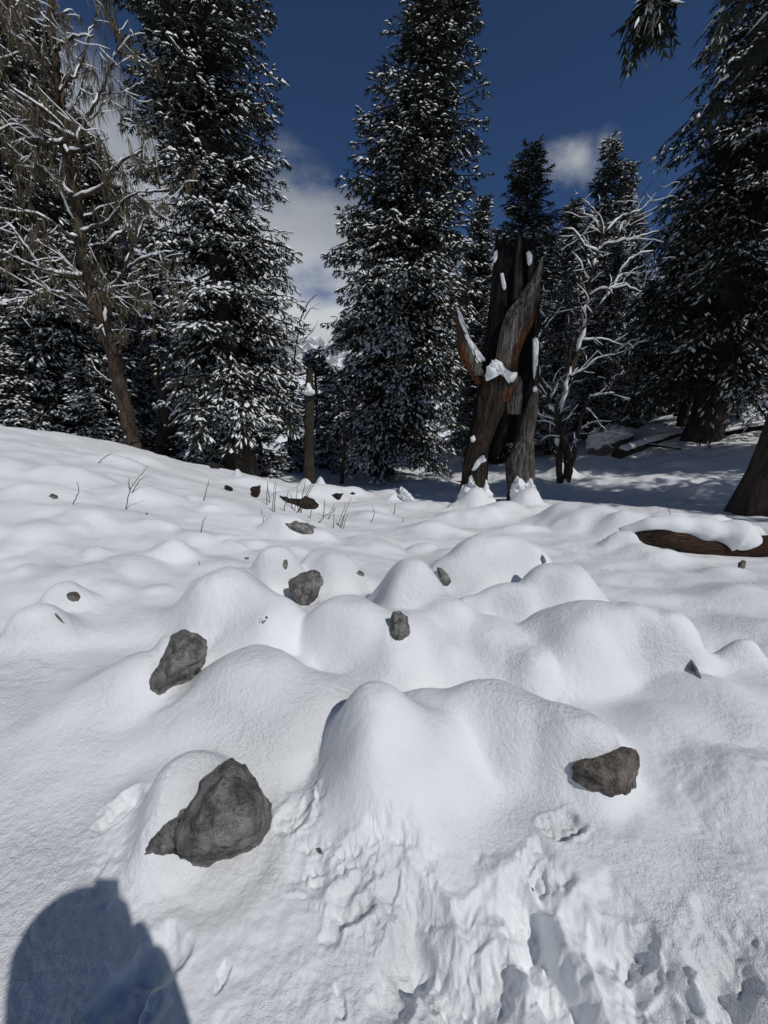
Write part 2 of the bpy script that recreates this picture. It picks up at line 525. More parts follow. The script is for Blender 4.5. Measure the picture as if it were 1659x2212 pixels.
# snow humps: px, py of the ground under the peak, py of the peak, half width px, depth/width, exponent, rotation
HUMPS_PX = [
    (815, 1655, 1500, 135, 1.00, 2.3, 0), (905, 1640, 1560, 120, 1.0, 2.0, 0),
    (1080, 1575, 1487, 165, 0.55, 2.6, 0), (1230, 1620, 1526, 110, 0.8, 2.6, -0.15), (960, 1545, 1492, 120, 0.6, 2.2, 0),
    (1275, 1640, 1582, 62, 0.8, 2.4, 0), (400, 1750, 1646, 85, 1.1, 2.6, 0), (330, 1700, 1680, 90, 1.0, 2.0, 0.3),
    (395, 1450, 1372, 62, 0.9, 2.4, 0.2), (310, 1495, 1425, 95, 0.9, 2.0, 0.3), (230, 1520, 1480, 110, 1.0, 2.0, 0.2),
    (575, 1500, 1412, 125, 0.9, 2.2, 0.2), (640, 1560, 1500, 180, 0.8, 2.0, 0), (450, 1560, 1510, 160, 0.8, 2.0, 0),
    (505, 1340, 1232, 100, 0.9, 2.5, 0), (575, 1375, 1300, 95, 0.9, 2.2, 0),
    (605, 1262, 1182, 62, 0.9, 2.6, 0), (520, 1262, 1228, 70, 0.8, 2.0, 0),
    (722, 1250, 1193, 60, 0.9, 2.6, 0),
    (893, 1335, 1206, 84, 0.9, 2.0, 0), (965, 1375, 1296, 85, 0.9, 2.0, 0.2), (1060, 1400, 1345, 85, 0.9, 2.0, 0.2), (1140, 1440, 1402, 60, 0.9, 2.0, 0), (755, 1385, 1294, 105, 0.85, 2.5, 0), (860, 1410, 1330, 130, 0.9, 2.1, 0),
    (1055, 1240, 1157, 100, 0.8, 3.0, 0), (1130, 1242, 1178, 62, 0.8, 2.7, 0), (985, 1250, 1205, 55, 0.8, 2.4, 0),
    (1205, 1310, 1219, 88, 0.8, 2.7, 0), (1110, 1312, 1262, 80, 0.7, 2.3, 0), (1030, 1318, 1292, 50, 0.8, 2.3, 0),
    (1285, 1405, 1302, 125, 0.75, 2.7, 0), (1405, 1418, 1318, 105, 0.8, 3.0, -0.1), (1468, 1440, 1370, 55, 0.9, 3.0, 0), (1175, 1390, 1338, 70, 0.8, 2.3, 0),
    (95, 1375, 1310, 62, 0.9, 2.4, 0), (140, 1312, 1268, 45, 0.9, 2.3, 0), (1590, 1425, 1380, 45, 0.8, 2.2, 0),
    (625, 1150, 1108, 55, 0.7, 2.6, 0), (680, 1160, 1135, 45, 0.8, 2.2, 0),
    (380, 1200, 1172, 45, 0.8, 2.2, 0), (300, 1225, 1203, 60, 0.8, 2.0, 0), (470, 1225, 1210, 80, 0.6, 2.0, 0),
    (90, 1065, 1043, 60, 0.7, 2.3, 0), (20, 1010, 990, 60, 0.8, 2.0, 0), (150, 1030, 1005, 70, 0.6, 2.2, -0.2), (260, 1000, 985, 60, 0.6, 2.0, -0.2),
    (330, 1075, 1055, 80, 0.6, 2.0, 0), (480, 1095, 1075, 70, 0.7, 2.0, 0), (210, 1120, 1100, 70, 0.7, 2.0, 0), (90, 1160, 1140, 90, 0.6, 2.0, 0), (190, 1250, 1228, 90, 0.6, 2.0, 0),
    (560, 1050, 1032, 45, 0.7, 2.3, 0), (700, 1075, 1050, 55, 0.7, 2.5, 0), (770, 1070, 1050, 30, 0.9, 2.5, 0), (640, 1095, 1066, 55, 0.6, 2.4, 0),
    (662, 1062, 1032, 16, 1.0, 1.5, 0), (694, 1062, 1032, 14, 1.0, 1.5, 0), (515, 1034, 1014, 14, 1.0, 1.7, 0), (848, 1082, 1066, 12, 1.0, 1.7, 0),
    (800, 1100, 1088, 80, 0.6, 2.0, 0), (930, 1150, 1130, 70, 0.6, 2.0, 0), (1010, 1120, 1098, 60, 0.7, 2.0, 0), (900, 1095, 1082, 60, 0.7, 2.0, 0),
    (1025, 1095, 1052, 30, 1.0, 1.8, 0), (1135, 1098, 1055, 32, 1.0, 1.8, 0), (1080, 1112, 1085, 60, 0.8, 2.2, 0), (1050, 1120, 1095, 40, 0.8, 2.2, 0),
    (1215, 1128, 1086, 60, 0.8, 2.4, 0), (1285, 1142, 1093, 75, 0.7, 2.2, -0.05), (1365, 1158, 1104, 75, 0.55, 2.3, -0.1), (1445, 1168, 1107, 62, 0.42, 2.5, -0.12), (1525, 1176, 1113, 60, 0.40, 2.6, -0.15), (1595, 1186, 1134, 46, 0.5, 2.8, -0.2),
    (1560, 1235, 1222, 40, 0.8, 2.2, 0), (1345, 1182, 1146, 40, 0.8, 2.2, 0), (1385, 1196, 1176, 45, 0.7, 2.2, 0), (1430, 1204, 1188, 50, 0.6, 2.2, 0),
    (1640, 1300, 1285, 90, 0.7, 2.0, 0), (1540, 1520, 1490, 110, 0.8, 2.0, 0), (1620, 1690, 1650, 120, 0.9, 2.0, 0), (1450, 1560, 1530, 90, 0.8, 2.0, 0.2),
    (1400, 1045, 1028, 90, 0.6, 2.2, 0), (1560, 1060, 1035, 80, 0.6, 2.2, 0), (1310, 1040, 1026, 60, 0.7, 2.2, 0),
    (1215, 1030, 1000, 30, 1.0, 2.0, 0), (1590, 925, 890, 45, 1.0, 2.0, 0), (1400, 935, 915, 50, 0.7, 2.0, 0),
]
_r = random.Random(12)
for _ in range(70):
    px_, py_ = _r.uniform(-150, 1250), _r.uniform(985, 1290)
    if px_ < 350 or py_ > 1060:
        HUMPS_PX.append((px_, py_, py_ - _r.uniform(5, 17), _r.uniform(20, 60), _r.uniform(0.5, 0.9), _r.uniform(1.8, 2.6), _r.uniform(-0.4, 0.4)))
for _ in range(24):
    px_, py_ = _r.uniform(1250, 1700), _r.uniform(1215, 1700)
    HUMPS_PX.append((px_, py_, py_ - _r.uniform(5, 14), _r.uniform(30, 80), _r.uniform(0.5, 0.9), 2.0, _r.uniform(-0.4, 0.4)))
HUMPS = []
for (px, py, pt, hw, asp, k, rot) in HUMPS_PX:
    g = G(px, py)
    top = CAM + ray(px, pt) * (g[1] / ray(px, pt)[1])
    hgt = max(0.01, top[2] - g[2])
    s = (project(*g)[2]) / F
    HUMPS.append((g[0], g[1], hgt, hw * s, hw * s * asp, k, rot))

# hollows between the mounds: px, py, depth m, half width px, depth/width
HOLLOWS = []
for (px, py, dp, hw, asp) in [(668, 1650, 0.075, 75, 1.1), (600, 1690, 0.03, 80, 0.8), (700, 1450, 0.07, 110, 0.45), (620, 1405, 0.05, 80, 0.5), (940, 1490, 0.06, 130, 0.35), (1130, 1500, 0.05, 140, 0.35),
                              (1360, 1520, 0.05, 130, 0.5), (1420, 1690, 0.05, 80, 0.9), (300, 1580, 0.04, 150, 0.5), (250, 1390, 0.05, 110, 0.5), (460, 1395, 0.04, 60, 0.5), (1010, 1330, 0.05, 50, 0.6), (1110, 1335, 0.04, 70, 0.4),
                              (660, 1290, 0.05, 40, 0.6), (790, 1270, 0.05, 50, 0.6), (1540, 1400, 0.05, 60, 0.8), (1060, 1690, 0.035, 70, 1.2), (240, 1700, 0.03, 90, 0.8), (1560, 1800, 0.04, 120, 0.7)]:
    g = G(px, py)
    sc_ = project(*g)[2] / F
    HOLLOWS.append((g[0], g[1], dp, hw * sc_, hw * sc_ * asp))

# boot prints and dents: px, py, length m, width m, heading (rad from +Y), depth m
DENTS_PX = [
    (1215, 2140, 0.38, 0.12, -0.3, 0.10), (1000, 2150, 0.20, 0.12, -0.1, 0.028), (1215, 1785, 0.15, 0.085, 1.3, 0.030), (1165, 1900, 0.20, 0.13, 0.9, 0.032),
    (765, 1945, 0.14, 0.09, 1.2, -0.030), (820, 1850, 0.24, 0.12, 1.15, -0.028), (640, 1760, 0.14, 0.09, 0.6, -0.022), (1370, 2040, 0.14, 0.06, 1.2, 0.025), (1560, 2050, 0.22, 0.15, 0.9, 0.026),
    (1420, 2130, 0.20, 0.14, 0.5, 0.020), (255, 1755, 0.15, 0.08, 0.4, 0.035), (300, 2120, 0.22, 0.11, 0.6, 0.032), (720, 2000, 0.08, 0.05, 0.2, 0.016), (1040, 1990, 0.20, 0.11, 1.1, -0.026), (480, 2110, 0.05, 0.02, 0.3, 0.012), (735, 2175, 0.05, 0.04, 0.2, 0.012),
]
_r = random.Random(5)
for _ in range(16):
    DENTS_PX.append((_r.uniform(860, 1640), _r.uniform(1930, 2200), _r.uniform(0.16, 0.27), _r.uniform(0.09, 0.13), _r.uniform(-0.9, 0.9), -_r.uniform(0.018, 0.032)))
DENTS = []
for (px, py, ln, wd_, hd, dp) in DENTS_PX:
    g = G(px, py)
    DENTS.append((g[0], g[1], ln / 2, wd_ / 2, hd, dp))

# broken-snow zones (ellipses on the ground): px, py, rx, ry, amount
ZONES_PX = [(790, 1880, 190, 90, 1.0), (1140, 1900, 110, 80, 1.0), (1080, 2120, 230, 120, 1.0), (980, 2010, 260, 80, 0.8), (1480, 2100, 240, 130, 0.9),
            (250, 1880, 110, 80, 0.5), (650, 1740, 60, 70, 0.7), (270, 1760, 70, 60, 0.5), (300, 2150, 110, 70, 0.7), (1215, 1785, 60, 35, 0.9), (1600, 2050, 90, 70, 0.9)]
ZONES = []
for (px, py, rx, ry, a) in ZONES_PX:
    g = G(px, py)
    ex, ey = G(px + rx, py), G(px, py - ry)
    ZONES.append((g[0], g[1], abs(ex[0] - g[0]), abs(ey[1] - g[1]), a))


MELT = []


def cell_noise(x, y, seed):
    """distance to nearest jittered cell point, 0..~1"""
    xi, yi = np.floor(x).astype(np.int64), np.floor(y).astype(np.int64)
    best = np.full(x.shape, 9.0)
    hv = np.zeros(x.shape)
    for dx in (-1, 0, 1):
        for dy in (-1, 0, 1):
            h1 = _h(xi + dx, yi + dy, seed) / 4096.0
            h2 = _h(xi + dx, yi + dy, seed + 50) / 4096.0
            d = np.hypot(xi + dx + h1 - x, yi + dy + h2 - y)
            m = d < best
            best = np.where(m, d, best)
            hv = np.where(m, _h(xi + dx, yi + dy, seed + 90) / 4096.0, hv)
    return best, hv


def clod(x, y, seed):
    """cell plateau: (edge softness 0..1, random height of the cell)"""
    xi, yi = np.floor(x).astype(np.int64), np.floor(y).astype(np.int64)
    f1 = np.full(x.shape, 9.0); f2 = np.full(x.shape, 9.0); hv = np.zeros(x.shape)
    for dx in (-1, 0, 1):
        for dy in (-1, 0, 1):
            d = np.hypot(xi + dx + _h(xi + dx, yi + dy, seed) / 4096.0 - x, yi + dy + _h(xi + dx, yi + dy, seed + 50) / 4096.0 - y)
            hv = np.where(d < f1, _h(xi + dx, yi + dy, seed + 90) / 4096.0, hv)
            f2 = np.minimum(f2, np.maximum(f1, d))
            f1 = np.minimum(f1, d)
    return sstep(0.0, 0.40, f2 - f1), hv


def ground_z(x, y, micro=False):
    x = np.asarray(x, float); y = np.asarray(y, float)
    z = base_z(x, y)
    r = np.hypot(x, y)
    wx = x + 0.07 * fbm2(x * 2.0, y * 2.0, 2, 3)
    wy = y + 0.07 * fbm2(x * 2.0 + 5, y * 2.0, 2, 6)
    acc = np.zeros(x.shape)
    for (hx, hy, hh, a, b, k, rot) in HUMPS:
        dx, dy = wx - hx, wy - hy
        near = (np.abs(dx) < 3.2 * max(a, b)) & (np.abs(dy) < 3.2 * max(a, b))
        if not near.any():
            continue
        dx, dy = dx[near], dy[near]
        c, s = math.cos(rot), math.sin(rot)
        q = np.sqrt(((dx * c + dy * s) / a) ** 2 + ((-dx * s + dy * c) / b) ** 2)
        h = hh * np.exp(-(q * 1.02) ** (k + 0.5))
        acc[near] += h ** 3.6
    z = z + acc ** (1 / 3.6)
    for (hx, hy, dp, a, b) in HOLLOWS:
        z = z - dp * np.exp(-((wx - hx) / a) ** 2 - ((wy - hy) / b) ** 2)
    # long soft undulations
    z = z + 0.045 * sstep(1.5, 4.0, r) * fbm2(x * 0.9, y * 1.5, 3, 11) + 0.16 * sstep(8, 14, r) * fbm2(x * 0.35, y * 0.35, 4, 21)
    z = z + 0.012 * fbm2(x * 2.6 + 3, y * 3.4, 2, 31) * sstep(0.5, 1.2, r)
    for (rx_, ry_, rr_) in MELT:
        q = np.hypot(x - rx_, y - ry_) / rr_
        z = z - 0.10 * rr_ * (1 - sstep(0.75, 1.25, q))
    zone = np.zeros(x.shape)
    for (zx, zy, a, b, am) in ZONES:
        q = ((x - zx) / a) ** 2 + ((y - zy) / b) ** 2
        zone = np.maximum(zone, am * (1 - sstep(0.35, 1.3, q + 0.35 * perlin2(x * 9, y * 9, 41))))
    for (dx0, dy0, a, b, hd, dp) in DENTS:
        near = (np.abs(x - dx0) < 0.35) & (np.abs(y - dy0) < 0.35)
        if not near.any():
            continue
        dx, dy = x[near] - dx0, y[near] - dy0
        dx = dx + 0.016 * fbm2(x[near] * 14, y[near] * 14, 3, 61)
        dy = dy + 0.016 * fbm2(x[near] * 14 + 7, y[near] * 14, 3, 65)
        u = dx * math.sin(hd) + dy * math.cos(hd)
        v = dx * math.cos(hd) - dy * math.sin(hd)
        q = np.maximum(np.abs(u) / a, 0) ** 4 + (np.abs(v) / b) ** 4
        q = q ** 0.25 if dp > 0.045 else q ** 0.36
        soft = dp < 0
        dp = abs(dp)
        z[near] += -dp * (1 - sstep(0.35 if soft else 0.5, 1.35 if soft else 1.3, q)) + 0.12 * dp * np.exp(-((q - 1.4) / 0.3) ** 2)
    if micro:
        # clods and crusts where people have walked
        n = zone > 0.01
        if n.any():
            xs, ys = x[n], y[n]
            b = 0
            for sc_, am_, sd_ in ((7.0, 0.042, 81), (16.0, 0.034, 83), (38.0, 0.017, 85)):
                wx_ = 0.30 * perlin2(xs * sc_ * 0.6, ys * sc_ * 0.6, sd_ + 200)
                wy_ = 0.30 * perlin2(xs * sc_ * 0.6 + 31, ys * sc_ * 0.6, sd_ + 201)
                e_, v_ = clod(xs * sc_ + wx_, ys * sc_ + wy_, sd_)
                keep = sstep(-0.30, 0.20, perlin2(xs * sc_ * 0.28, ys * sc_ * 0.28, sd_ + 300))
                b = b + am_ * (v_ - 0.62) * e_ * keep
            b = b + 0.014 * fbm2(xs * 6, ys * 6, 4, 86)
            z[n] += zone[n] * b
        # wind-roughened crust
        rough = sstep(-0.1, 0.5, fbm2(x * 1.7, y * 1.7, 2, 91))
        cl = 1 - sstep(5, 9, r)
        crust = sstep(0.15, 0.7, fbm2(x * 1.3 + 4, y * 1.3, 2, 191))
        z = z + cl * (0.0010 + 0.0020 * rough) * fbm2(x * 26 + y * 9, y * 34, 3, 95)
        z = z + cl * crust * 0.0065 * fbm2(x * 13 + y * 5, y * 17 - x * 3, 3, 195)
        # broken crust further off among the trees
        z = z + 0.05 * sstep(10, 15, r) * np.maximum(0, fbm2(x * 1.6, y * 1.6, 3, 97)) + 0.012 * sstep(5, 9, r) * fbm2(x * 5, y * 5, 3, 99)
    return z


def GZ(x, y):
    return float(ground_z(np.array([x]), np.array([y]))[0])


def hit(px, py):
    return hit_fn(ground_z, px, py)[0]


for (px, py, hw) in [(470, 1850, 120), (360, 1492, 55), (1305, 1715, 70), (862, 1382, 26), (655, 1302, 30)]:
    g = hit(px, py)
    MELT.append((g[0], g[1] + 0.02, hw * project(*g)[2] / F))
# polar sheet, finest where the picture needs it
ang = np.concatenate([np.radians(np.linspace(-58, 58, 640)), np.radians(np.linspace(58, 302, 72)[1:-1])])
dn = np.linspace(math.atan2(1.45, 0.22), math.atan2(1.45, 11.0), 640)
rad = np.concatenate([[0.004, 0.08, 0.16], 1.45 / np.tan(dn), np.geomspace(11.0, 60, 110)[1:], np.geomspace(60, 6000, 34)[1:]])
RR, AA = np.meshgrid(rad, ang, indexing='ij')
gx, gy = RR * np.sin(AA), RR * np.cos(AA)
gz = ground_z(gx.ravel(), gy.ravel(), True).reshape(gx.shape)
na, nr = len(ang), len(rad)
verts = np.stack([gx, gy, gz], -1).reshape(-1, 3)
i, j = np.meshgrid(np.arange(nr - 1), np.arange(na), indexing='ij')
A = i * na + j
B = i * na + (j + 1) % na
quads = np.stack([A, B, B + na, A + na], -1).reshape(-1, 4)[:, ::-1]
me = mesh_np('ground', verts, quads, M_SNOW)
link('ground', me, kind='structure')

# ------------------------------------------------------------------ far mountain
def mountain():
    nx, ny = 260, 120
    xs = np.linspace(-3200, 2600, nx)
    ys = np.linspace(3000, 5200, ny)
    X, Y = np.meshgrid(xs, ys, indexing='ij')
    ridge = np.interp(xs, [-3200, -1800, -1300, -700, -250, 300, 900, 1700, 2600], [520, 700, 560, 700, 470, 260, 360, 520, 420])[:, None]
    t = (Y - 3000) / 1100.0
    prof = np.where(t < 1, np.clip(t, 0, 1) ** 1.15, np.clip(1 - (t - 1) * 0.9, 0, 1))
    rn = 1 - np.abs(fbm2(X / 420, Y / 700, 5, 5))
    Z = -450 + (ridge + 450) * prof * (0.86 + 0.14 * rn) + 70 * fbm2(X / 160, Y / 220, 5, 9) * prof
    v = np.stack([X, Y, Z], -1).reshape(-1, 3)
    i, j = np.meshgrid(np.arange(nx - 1), np.arange(ny - 1), indexing='ij')
    a = i * ny + j
    q = np.stack([a, a + ny, a + ny + 1, a + 1], -1).reshape(-1, 4)
    m, t, p = new_mat('mountain_snow_rock')
    p.inputs['Roughness'].default_value = 0.9
    g = N(t, 'ShaderNodeTexCoord')
    ge = N(t, 'ShaderNodeNewGeometry')
    s = N(t, 'ShaderNodeSeparateXYZ')
    L(t, ge.outputs['True Normal'], s.inputs[0])
    mp = N(t, 'ShaderNodeMapping')
    mp.inputs['Scale'].default_value = (1, 1, 0.35)
    L(t, g.outputs['Object'], mp.inputs[0])
    n = N(t, 'ShaderNodeTexNoise', i_Scale=0.018, i_Detail=7.0, i_Roughness=0.7)
    L(t, mp.outputs[0], n.inputs['Vector'])
    v_ = math_node(t, 'ADD', s.outputs[2], math_node(t, 'MULTIPLY', math_node(t, 'SUBTRACT', n.outputs[0], 0.5), 0.9))
    L(t, mix_col(t, maprange(t, v_, 0.50, 0.72), (0.25, 0.26, 0.28, 1), (0.80, 0.82, 0.85, 1)), p.inputs['Base Color'])
    link('mountain', mesh_np('mountain', v, q, m), kind='structure')


mountain()

# ------------------------------------------------------------------ conifers
def blade_mesh(mb_leaf, mb_snow, O, D, Ls, rng, snow_p, wid=0.30, snow_w=1.0):
    """O origins (n,3), D unit dirs, Ls lengths: fish-bone sprigs and snow lumps lying on them"""
    n = len(O)
    up = np.array((0, 0, 1.0))
    S = np.cross(D, up)
    S /= np.linalg.norm(S, axis=1)[:, None] + 1e-6
    roll = rng.uniform(-0.7, 0.7, n)[:, None]
    Nn = np.cross(S, D)
    S2 = S * np.cos(roll) + Nn * np.sin(roll)
    N2 = np.cross(S2, D)
    Ll = Ls[:, None]
    w = Ll * wid * rng.uniform(0.75, 1.25, n)[:, None]
    droop = -0.10 * Ll * up
    K = 3
    V = []
    spine = [O + D * Ll * (k / (K + 0.6)) + droop * (k / K) ** 2 for k in range(K + 1)]
    V += spine
    tipidx = []
    for sgn in (1, -1):
        for k in range(K):
            ww = w * (1.0 - 0.55 * abs(k - 1.2) / K) * rng.uniform(0.7, 1.2, n)[:, None]
            V.append(spine[k + 1] + D * Ll * 0.16 + sgn * S2 * ww - N2 * ww * 0.25 + droop * 0.3)
    V.append(O + D * Ll * 1.06 + droop * 1.2)
    nv = len(V)
    V = np.stack(V, 1).reshape(-1, 3)
    F_ = []
    for k in range(K):
        F_.append((k, k + 1, K + 1 + k))
        F_.append((k + 1, k, K + 1 + K + k))
    F_.append((K - 1, K, nv - 1))
    F_ = np.array(F_)
    mb_leaf.add(V, (F_[None] + (np.arange(n) * nv)[:, None, None]).reshape(-1, 3))
    # snow
    m = rng.random(n) < snow_p
    k = int(m.sum())
    if k == 0:
        return
    O, D, S, Ll, w = O[m], D[m], S[m], Ll[m], w[m]
    a = rng.uniform(0.0, 0.3, k)[:, None]
    b = rng.uniform(0.65, 1.1, k)[:, None]
    mid = (a + b) / 2 + rng.uniform(-0.1, 0.1, k)[:, None]
    sw = w * rng.uniform(0.22, 0.58, k)[:, None] * snow_w
    hh = np.minimum(sw * rng.uniform(0.5, 1.0, k)[:, None], 0.05)
    P = lambda u: O + D * Ll * u - 0.10 * Ll * up * u * u + up * 0.008
    pm = P(mid)
    V = [P(a), pm + S * sw - up * hh * 0.5, pm + up * hh + S * sw * 0.3, pm + up * hh * 0.9 - S * sw * 0.4, pm - S * sw - up * hh * 0.5, P(b)]
    V = np.stack(V, 1).reshape(-1, 3)
    F_ = np.array([(0, 1, 2), (0, 2, 3), (0, 3, 4), (5, 2, 1), (5, 3, 2), (5, 4, 3)])
    mb_snow.add(V, (F_[None] + (np.arange(k) * 6)[:, None, None]).reshape(-1, 3))


def make_conifer(seed, Ht, rprof, z0, n_br, lat_sp=0.28, spr_sp=0.17, spr_len=0.30, snow_p=0.55, trunk_r=0.35,
                 top_off=(0, 0), el0=0.05, droop=0.25, upturn=0.12, az_bias=None, snow_w=1.0, clump=0.0, lvar=(0.62, 1.12), svar=1.7, base_flare=1.5, tiltxy=None, snow_fn=None):
    """returns (trunk mesh, crown mesh, snow mesh); base at the origin"""
    rng = np.random.RandomState(seed)
    tr = MB(); leaf = MB(); snow = MB(); wood = MB()
    zz = np.linspace(0, 1, 26)

    def axis(t):
        t = np.asarray(t, float)
        wob = 0.10 * trunk_r
        return np.stack([top_off[0] * t ** 1.2 + wob * np.sin(t * 9 + seed), top_off[1] * t ** 1.2 + wob * np.cos(t * 7 + seed), t * Ht], -1)
    tp = axis(zz)
    tp[0, 2] = -0.6
    rr = trunk_r * (1 - zz) ** 0.85 + 0.02
    rr = rr * (1 + (base_flare - 1) * np.exp(-zz * Ht / 0.5))
    tube(tr, tp, rr, 14, ridge=0.10, seed=seed)
    O_, D_, L_ = [], [], []
    ts = np.sort(rng.uniform(z0 / Ht, 0.995, n_br)) if not clump else np.sort(np.clip(np.round(rng.uniform(z0 / Ht, 0.995, n_br) * Ht / clump) * clump / Ht + rng.normal(0, 0.06 * clump / Ht, n_br), z0 / Ht, 0.995))
    ts = [(t, 0) for t in ts] + [(t, 1) for t in rng.uniform(z0 / Ht, 0.97, int(n_br * 0.55))]
    inner_ = []
    for t, inn in ts:
        R = np.interp(t, rprof[0], rprof[1])
        Lb = R * (rng.uniform(*lvar) if not inn else rng.uniform(0.25, 0.6))
        n0_ = len(L_)
        if Lb < 0.15:
            Lb = 0.15
        az = rng.uniform(0, 2 * math.pi) if az_bias is None else az_bias(rng, t)
        h = np.array((math.cos(az), math.sin(az), 0))
        sd = np.array((-h[1], h[0], 0))
        frac = (t - z0 / Ht) / (1 - z0 / Ht)
        e = el0 + 0.55 * frac ** 2 - 0.18 * (1 - frac) + rng.normal(0, 0.10)
        dr = droop * (1 - 0.6 * frac) * rng.uniform(0.6, 1.4)
        o = axis(t)
        curve = rng.normal(0, 0.10)

        def bp(s):
            s = np.asarray(s, float)[:, None]
            return o + h * Lb * s * math.cos(e) + sd * Lb * curve * s * s + np.array((0, 0, 1.0)) * Lb * (math.sin(e) * s - dr * s ** 2 + upturn * s ** 3)
        ns = max(4, int(Lb / 0.35))
        ss = np.linspace(0, 1, ns)
        tube(wood, bp(ss), 0.012 + 0.018 * Lb ** 0.7 * (1 - ss), 4, cap=False)
        # lateral boughs
        npos = max(3, int(Lb * 0.92 / lat_sp))
        sp = np.linspace(0.16, 0.98, npos) + rng.normal(0, 0.02, npos)
        for side in (1, -1):
            for s in sp:
                if rng.random() < 0.10:
                    continue
                p0 = bp([s])[0]
                bd = bp([min(1, s + 0.02)])[0] - bp([s - 0.02])[0]
                bd /= np.linalg.norm(bd) + 1e-9
                ll = (0.42 * Lb * (1 - s) + 0.22) * rng.uniform(0.6, 1.2)
                ll = min(ll, 1.1)
                a = rng.uniform(0.65, 1.15)
                ld = bd * math.cos(a) + side * np.cross(bd, (0, 0, 1)) * math.sin(a)
                ld = ld + np.array((0, 0, -0.22 + rng.normal(0, 0.22)))
                ld /= np.linalg.norm(ld)
                q = np.arange(0.06, ll, spr_sp)
                if len(q) == 0:
                    q = np.array([0.06])
                for kq, u in enumerate(q):
                    b = rng.uniform(0.35, 0.9) * (1 if (kq + (side > 0)) % 2 else -1)
                    d = ld * math.cos(b) + np.cross(ld, (0, 0, 1)) * math.sin(b) + np.array((0, 0, -0.15 + rng.normal(0, 0.18)))
                    O_.append(p0 + ld * u + np.array((0, 0, -0.10 * u * u)))
                    D_.append(d / np.linalg.norm(d))
                    L_.append(spr_len * rng.uniform(0.65, 1.2))
                O_.append(p0 + ld * q[-1]); D_.append(ld); L_.append(spr_len * rng.uniform(0.8, 1.3))
        # tip
        bd = bp([1.0])[0] - bp([0.9])[0]
        O_.append(bp([0.97])[0]); D_.append(bd / np.linalg.norm(bd)); L_.append(spr_len * 1.2)
        inner_ += [inn] * (len(L_) - n0_)
    O_, D_, L_ = np.array(O_), np.array(D_), np.array(L_)
    # snow clings in drifts: some boughs loaded, some shaken bare
    pn = fbm3(O_ * np.array((0.9, 0.9, 1.1)) + seed, 2, seed)
    sp_ = np.clip(snow_p * (1 + svar * pn), 0.03, 0.98) * np.where(np.array(inner_) > 0, 0.45, 1.0)
    if snow_fn is not None:
        sp_ = sp_ * snow_fn(O_)
    blade_mesh(leaf, snow, O_, D_, L_, rng, sp_, snow_w=snow_w)
    # join the thin wood of the boughs to the crown
    cv = np.vstack(leaf.v + wood.v)
    nl = leaf.n
    cf = np.vstack(leaf.f + [f + nl for f in wood.f])
    mi = np.concatenate([np.zeros(sum(len(f) for f in leaf.f)), np.ones(sum(len(f) for f in wood.f))])
    crown = mesh_np('crown', cv, cf, [M_NEEDLE, M_TWIG], False, mi)
    return tr.mesh('trunk', M_BARK), crown, snow.mesh('snow', M_TSNOW, True)


def plant(meshes, x, y, z, label, rotz=0.0, scale=1.0, group=None, name='fir_tree', sz=None):
    e = link(name, None, loc=(x, y, z), rotz=rotz, label=label, cat='tree', group=group)
    e.empty_display_size = 0.3
    e.scale = (scale, scale, sz or scale)
    for nm, m in zip(('trunk', 'crown', 'snow'), meshes):
        o = link(nm, m, parent=e)
        if nm == 'snow':
            o['kind'] = 'stuff'
    return e


# large fir left of the gap
b = G(525, 1032)
b = np.array((PY(525, 1030, 12.2)[0], 12.2, GZ(PY(525, 1030, 12.2)[0], 12.2)))
T3 = make_conifer(3, 20, ([0, .1, .25, .45, .6, .75, .9, 1], [1.8, 2.0, 2.15, 1.75, 1.8, 1.45, 0.8, 0.1]), 1.6, 470, lvar=(0.75, 1.08), svar=1.2, trunk_r=0.38, lat_sp=0.24, spr_sp=0.125, spr_len=0.25,
                  top_off=(-0.1, 0.2), droop=0.40, upturn=0.18, el0=0.05, snow_p=0.85, snow_w=1.1, snow_fn=lambda o: np.interp(o[:, 2], [0, 7, 12, 20], [1.15, 1.0, 0.7, 0.6]))
plant(T3, *b, 'tall dense snowy fir with thick trunk, left of the open gap of sky')
# big fir in the middle
x5 = PY(825, 1030, 16)[0]
T5 = make_conifer(5, 18.5, ([0, .08, .2, .35, .5, .65, .8, .93, 1], [2.4, 2.8, 3.0, 2.95, 2.65, 2.0, 1.25, 0.7, 0.1]), 1.4, 450, lvar=(0.8, 1.06), svar=0.9, trunk_r=0.40, lat_sp=0.25, spr_sp=0.135, spr_len=0.27,
                  top_off=(2.3, 0.3), droop=0.42, upturn=0.14, el0=-0.02, snow_p=1.0, snow_w=1.1, snow_fn=lambda o: np.where(o[:, 0] > 0.8, 0.62, 1.05))
plant(T5, x5, 16.0, GZ(x5, 16.0), 'big cone-shaped snow-flecked fir standing in the middle of the picture')
# right-hand firs
x9 = PY(1515, 950, 15)[0]
T9 = make_conifer(9, 23, ([0, .12, .25, .36, .46, .56, .7, 1], [2.7, 3.3, 3.7, 3.8, 3.0, 2.3, 1.6, 0.1]), 2.2, 340, trunk_r=0.48, lat_sp=0.30, spr_sp=0.155, spr_len=0.30,
                  droop=0.55, upturn=0.10, el0=-0.05, snow_p=0.55, snow_w=0.95)
plant(T9, x9, 15.0, GZ(x9, 15.0), 'massive dark drooping fir with wide trunk at the right')
T10 = make_conifer(10, 17.5, ([0, .3, .42, .55, .7, .85, 1], [0.5, 0.9, 1.7, 2.5, 2.3, 1.3, 0.1]), 8.3, 190, trunk_r=0.50, lat_sp=0.36, spr_sp=0.20, spr_len=0.40,
                   droop=0.50, upturn=0.06, el0=-0.05, snow_p=0.35, base_flare=1.7)
y10 = 6.4
x10 = PY(1700, 1085, y10)[0]
